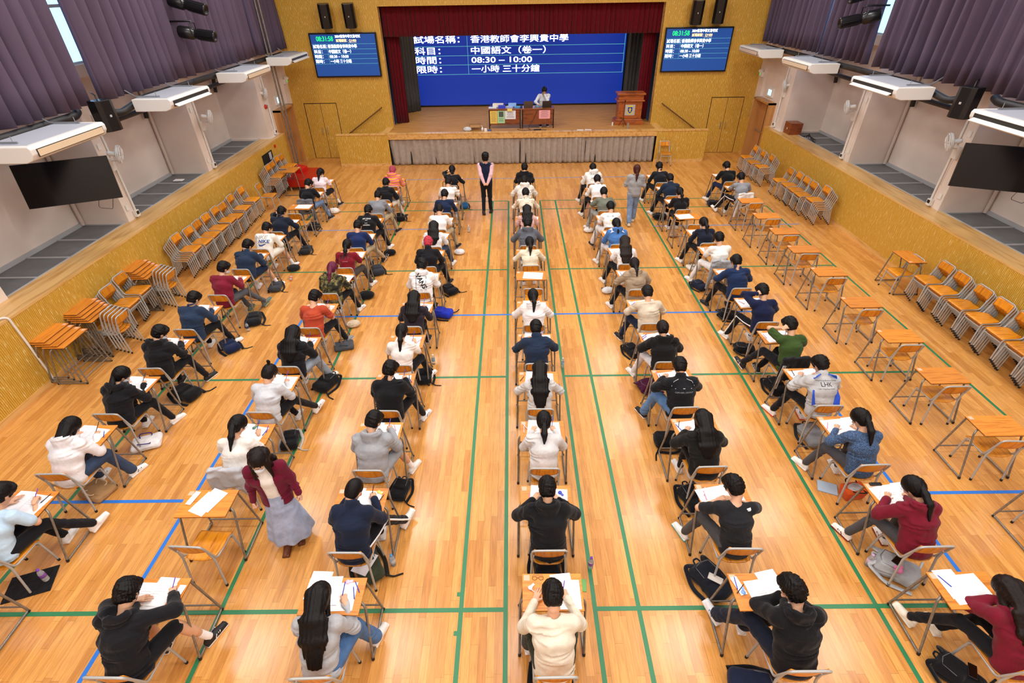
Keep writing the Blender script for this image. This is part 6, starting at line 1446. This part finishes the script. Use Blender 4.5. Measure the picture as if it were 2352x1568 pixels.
for i, (nm, x, y, w, h, t, c, lb) in enumerate((('folder', -.72, 20.85, .3, .22, .03, '#dfe6ea', 'white folder stack at left of stage desk'), ('folder', -.78, 21.0, .12, .2, .05, '#2438b0', 'blue folder at left end of stage desk'), ('storage_box', -.38, 20.82, .26, .2, .09, '#3040c8', 'blue storage box on stage desk'),
   ('envelope', -.52, 21.02, .4, .2, .12, '#e8ddd0', 'cream envelopes piled on stage desk'), ('folder', -.08, 20.86, .25, .22, .05, '#a9b8e6', 'pale blue folder on stage desk'), ('tray', .02, 21.03, .3, .18, .12, '#8fb8ec', 'light blue tray on stage desk'),
   ('folder', .22, 20.86, .26, .22, .035, '#4a9ccf', 'blue folder pair on stage desk'), ('tape_roll', .36, 20.75, .09, .09, .07, '#1a2a6a', 'dark tape roll between stage desks'), ('folder', 1.02, 21.02, .2, .2, .03, '#6fa8d8', 'light blue folder by the laptops'))):
    flat(nm, x, y, ZS+.70, w, h, t, rd.uniform(-.15, .15), c, lb, nm.replace('_', ' '), rough=.6)
r = MB().box(-.09, .09, -.001, .001, -.07, .03).build('sticky_note', plain('note_yellow', '#ecd56e', .8), None, (-.08, 20.595, ZS+.69)); tag(r, 'yellow sticky note hanging off stage desk edge', 'note')
# open carton, bag, sanitiser, small boxes, cables
r = empty('cardboard_box', (-1.42, 20.62, ZS), .1); tag(r, 'open cardboard box on the stage floor', 'box'); M_CARD = plain('cardboard', '#a87c50', .8, noise=.08)
for nm, b in (('side', (-.2, .2, -.13, -.125, 0, .17)), ('side', (-.2, .2, .125, .13, 0, .17)), ('side', (-.2, -.195, -.125, .125, 0, .17)), ('side', (.195, .2, -.125, .125, 0, .17)), ('bottom', (-.195, .195, -.125, .125, 0, .005))): MB().box(*b).build(nm, M_CARD, r)
for T in (Matrix.Translation((-.27, 0, .18)) @ Euler((0, -.3, 0)).to_matrix().to_4x4(), Matrix.Translation((.27, 0, .18)) @ Euler((0, .3, 0)).to_matrix().to_4x4()): MB().obox(T, .16, .24, .004).build('flap', M_CARD, r)
MB().obox(Matrix.Translation((0, -.2, .15)) @ Euler((.5, 0, 0)).to_matrix().to_4x4(), .38, .15, .004).build('flap', M_CARD, r)
vv, qq = bag_mesh('sack'); r = obj('plastic_bag', np_mesh('plastic_bag', [(vv*A3((.9, .7, 1.0)), qq, 0)], plain('plastic_film', '#c9ccd4', .2))); r.location = (-1.68, 20.3, ZS); tag(r, 'crumpled clear plastic bag on stage edge', 'bag')
r = empty('sanitiser_bottle', (-1.12, 20.28, ZS)); tag(r, 'white pump bottle on stage edge', 'bottle'); MB().lathe([(0, 0), (.04, 0), (.042, .1), (.03, .13), (.012, .14), (.012, .16)], 16).build('bottle_body', M_TRIM, r); MB().cyl((0, 0, .16), (0, 0, .19), .006).box(-.04, .01, -.008, .008, .185, .198).build('pump', M_TRIM, r)
flat('small_box', -1.0, 20.25, ZS, .1, .08, .11, .1, '#e8e4dc', 'small white box beside the pump bottle', 'box', rough=.7); flat('small_box', -.85, 20.3, ZS, .14, .1, .05, -.1, '#3a5a9a', 'small blue box beside the stage desk', 'box', rough=.7)
flat('exam_notice', 2.55, 20.16, ZS+.02, .24, .12, .003, .05, '#f0f0f4', 'white paper on stage edge, left one', 'paper', rough=.8); flat('exam_notice', 2.85, 20.18, ZS+.02, .24, .12, .003, -.2, '#f0f0f4', 'white paper on stage edge, right one', 'paper', rough=.8)
for k, pts in enumerate(([(.2, 20.5, 0), (.3, 20.3, 0), (.6, 20.28, 0), (.9, 20.35, 0), (1.3, 20.3, 0)], [(.95, 20.62, .6), (.8, 20.58, .3), (.6, 20.5, .02), (.7, 20.3, .01)])):
    r = MB().tube(bez([(p[0], p[1], ZS+p[2]+.01, .05) for p in pts]), .008, 6).build('power_cable', M_BLACK); tag(r, ('black cable lying along the stage edge', 'black cable hanging from the right stage desk')[k], 'cable')
r = MB().box(-.14, .14, -.03, .03, 0, .035).build('power_strip', M_BLACK, None, (.95, 20.32, ZS)); tag(r, 'black power strip on the stage edge', 'power strip')
# lectern
r = empty('lectern', (4.52, 21.25, ZS)); tag(r, 'carved brown wooden lectern with school crest on stage', 'lectern'); M_LEC = wood('lectern_wood', '#7c3a14', '#a9561f', (1, 1, 5), .35, 3, .02)
MB().box(-.56, .56, -.3, .3, 0, .13).build('plinth', M_LEC, r, bevel=.01); MB().box(-.52, .52, -.27, .27, .13, .19).build('plinth_moulding', M_LEC, r, bevel=.02)
MB().box(-.45, .45, -.22, .24, .19, .82).build('body', M_LEC, r); MB().box(-.52, .52, -.29, .27, .82, .87).build('moulding', M_LEC, r, bevel=.012)
MB().box(-.47, .47, -.24, .24, .87, 1.05).build('upper_box', M_LEC, r); MB().box(-.53, .53, -.3, .28, 1.05, 1.11).build('top', M_LEC, r, bevel=.012)
for a in ((-.32, .32, .25, .27), (-.32, .32, .74, .76), (-.32, -.30, .25, .76), (.30, .32, .25, .76), (-.26, .26, .92, .93), (-.26, .26, .99, 1.0)): MB().box(a[0], a[1], -.235 if a[3] < .8 else -.25, -.22 if a[3] < .8 else -.24, a[2], a[3]).build('panel_moulding', plain('lectern_trim', '#b9672a', .35), r)
pl = MB().box(-.19, .19, -.232, -.222, .33, .71).build('crest_plate', plain('brushed_plate', '#c6c9cd', .35, .4), r)
Tc = Matrix.Translation((0, -.233, .52)) @ Matrix.Rotation(math.pi/2, 4, 'X')
MB().prism([(-.085, .10), (.085, .10), (.085, -.01), (.06, -.07), (0, -.115), (-.06, -.07), (-.085, -.01)], Tc, .003).build('shield', plain('crest_blue', '#1c3a9c', .4), pl)
MB().prism([(-.10, .16), (.10, .16), (.10, .115), (-.10, .115)], Tc, .004).prism([(-.02, .075), (.02, .075), (.035, -.06), (-.035, -.06)], Tc, .006).prism([(-.055, .02), (.055, .02), (.055, .04), (-.055, .04)], Tc, .005).prism([(-.12, -.02), (-.10, -.03), (-.05, -.12), (0, -.145), (.05, -.12), (.10, -.03), (.12, -.02), (.11, -.1), (.05, -.16), (-.05, -.16), (-.11, -.1)], Tc, .002).build('gold_emblem', plain('crest_gold', '#e2cf3c', .4), pl)
r = empty('microphone_stand', (4.25, 20.78, ZS)); tag(r, 'black microphone stand in front of the lectern', 'microphone stand')
MB().tube([(0, 0, .2), (0, 0, .85)], .01, 8).build('pole', M_BLACK, r)
for k in range(3): MB().tube([(0, 0, .28), (.17*math.cos(k*2.1+.5), .17*math.sin(k*2.1+.5), .0)], .009, 6).build('leg', M_BLACK, r)
MB().tube([(0, 0, .85), (0, -.03, .9)], [.018, .024], 10).build('microphone', M_BLACK, r)
r = MB().cyl((0, 0, 0), (0, 0, .12), .03).build('paper_cup', M_TRIM, None, (3.88, 20.9, ZS)); tag(r, 'white cup on stage floor left of lectern', 'cup')
r = MB().box(-.03, .03, -.03, .03, 0, .2).build('floor_box', M_ALU, None, (4.36, 20.35, ZS)); tag(r, 'small grey post on stage edge before lectern', 'floor box')
# red bench
r = empty('red_bench', (-7.2, 17.9, 0)); tag(r, 'angular bright red bench by the left door', 'bench'); M_RB = plain('red_vinyl', '#b3200f', .35)
MB().prism([(-.46, -.72), (.48, -.72), (.50, .05), (.36, .62), (-.47, .66)], Matrix.Translation((0, 0, .14)), .26).build('seat_block', M_RB, r, bevel=.01)
MB().prism([(-.46, -.0), (-.12, -.05), (-.05, .4), (-.47, .62)], Matrix.Translation((0, 0, .40)), .14).build('back_wedge', plain('red_vinyl_bright', '#c8170f', .35), r, bevel=.01)
for a, b in ((-.38, -.62), (.38, -.62), (.38, .4), (-.38, .5)): MB().cyl((a, b, 0), (a, b, .14), .03).build('foot', plain('foot_beige', '#c8b890', .5), r)
r = MB().tube(bez([(XL-.3, 6.75, 1.40), (XL+.03, 7.0, 1.42, .08), (XL+.035, 7.05, .02)]), .018, 8).build('wall_pipe', M_TRIM); tag(r, 'thin white pipe running down the left slatted dado', 'pipe')
# dark panel painted as a shaded niche, signs, alarm items
n_ = MB().box(XL-.005, XL+.012, 17.2, 18.03, .74, 1.17).build('trim_12', M_DARK); struct(n_)  # flat panel on the dado, the recess shade is only its dark colour
MB().box(XL+.012, XL+.016, 17.75, 17.93, .9, 1.13).build('pinned_sheet', plain('sheet_lilac', '#c8c4cc', .8), n_)
def sbx(nm, side, d, y, z, sy, sz, th, mat, label, cat):
    s = 1 if side == 0 else -1; x = FX(side, d); r = MB().box(min(x, x+s*th), max(x, x+s*th), y-sy/2, y+sy/2, z-sz/2, z+sz/2).build(nm, mat); tag(r, label, cat); return r
M_FIRE = plain('fire_red', '#c02a20', .4)
sbx('fire_alarm_button', 0, 0, 18.35, 1.2, .09, .09, .04, M_FIRE, 'red fire alarm button on left slatted dado', 'alarm button')
r = MB().lathe([(0, .05), (.06, .045), (.075, 0), (0, 0)], 18, 0, Matrix.Translation((FX(0, .21), 18.95, 2.35)) @ Matrix.Rotation(H, 4, 'Y')).build('fire_bell', M_FIRE); tag(r, 'red fire bell on the farthest left pier', 'bell')
r = sbx('control_panel', 0, .22, 20.1, 2.38, .5, .3, .06, M_TRIM, 'white control box with lit screen over left door', 'control panel'); MB().box(FX(0, .22)+.06, FX(0, .22)+.063, 19.92, 20.2, 2.28, 2.47).build('lit_screen', emis('panel_lit', '#bfe0f4', 1.0), r)
r = sbx('control_panel', 1, .22, 20.1, 2.38, .5, .3, .06, M_TRIM, 'white control box with lit screen over right door', 'control panel'); MB().box(FX(1, .22)-.063, FX(1, .22)-.06, 19.92, 20.2, 2.28, 2.47).build('lit_screen', emis('panel_lit', '#bfe0f4', 1.0), r)
for side in (0, 1):
    sn = ('left', 'right')[side]; s = 1 if side == 0 else -1
    r = sbx('emergency_light', side, .14, 20.95, 2.85, .22, .16, .08, M_TRIM, 'twin-lamp emergency light high beside %s door' % sn, 'emergency light')
    for yy in (20.9, 21.02): MB().cyl((FX(side, .14)+s*.05, yy, 2.97), (FX(side, .14)+s*.12, yy-.04, 2.94), .045, .05, 12).build('lamp_head', M_TRIM, r)
    MB().box(min(FX(side, .14)+s*.08, FX(side, .14)+s*.084), max(FX(side, .14)+s*.08, FX(side, .14)+s*.084), 20.97, 21.03, 2.82, 2.88).build('indicator', emis('indicator_green', '#2fd060', 1.0), r)
r = empty('subwoofer', (9.55, 18.3, 1.38)); tag(r, 'brown wooden speaker box on the right ledge', 'speaker box'); MB().box(-.2, .2, -.22, .22, 0, .36).build('cabinet', wood('box_veneer', '#6e3216', '#87431f', (1, 1, 6), .4, 3, 0), r, bevel=.004); MB().box(-.205, -.2, -.03, .03, .14, .2).build('badge', plain('badge_silver', '#b9b9b9', .3), r)
for k in range(4):
    r = MB().tube(bez([(9.75+.03*k, 18.0-.1*k, 1.36, 0), (9.85, 17.75, 1.42+.03*k, .05), (10.0-.05*k, 17.5, 1.36, .05), (9.8, 17.3-.05*k, 1.35, 0)]), .01, 6).build('loose_cable', M_BLACK); tag(r, 'loose black cable behind brown speaker box on ledge', 'cable', 'loose cables on the right ledge')
r = MB().box(-.12, .12, -.08, .08, 0, .02).build('paper_stack', M_PAPER, None, (-9.3, 14.2, 1.345)); tag(r, 'small white paper lying in second left bay', 'paper')
# sash cords by the right piers
for i, y in enumerate((11.0, 14.75)):
    r = MB().tube([(9.35, y-.15, 3.5), (9.4, y-.14, 2.2), (9.42, y-.1, 1.42)], .006, 5).build('pull_line', M_TRIM); tag(r, 'white cord hanging by the %s right pier' % ('nearest', 'second')[i], 'cord', 'white curtain cords')
# masters that found no place are not part of the hall
for pr_ in list(PAPERS.values())+list(PENS.values())+[CHAIR, DESK]:
    if pr_.name not in _used:
        for ch in list(pr_.children): bpy.data.objects.remove(ch)
        bpy.data.objects.remove(pr_)
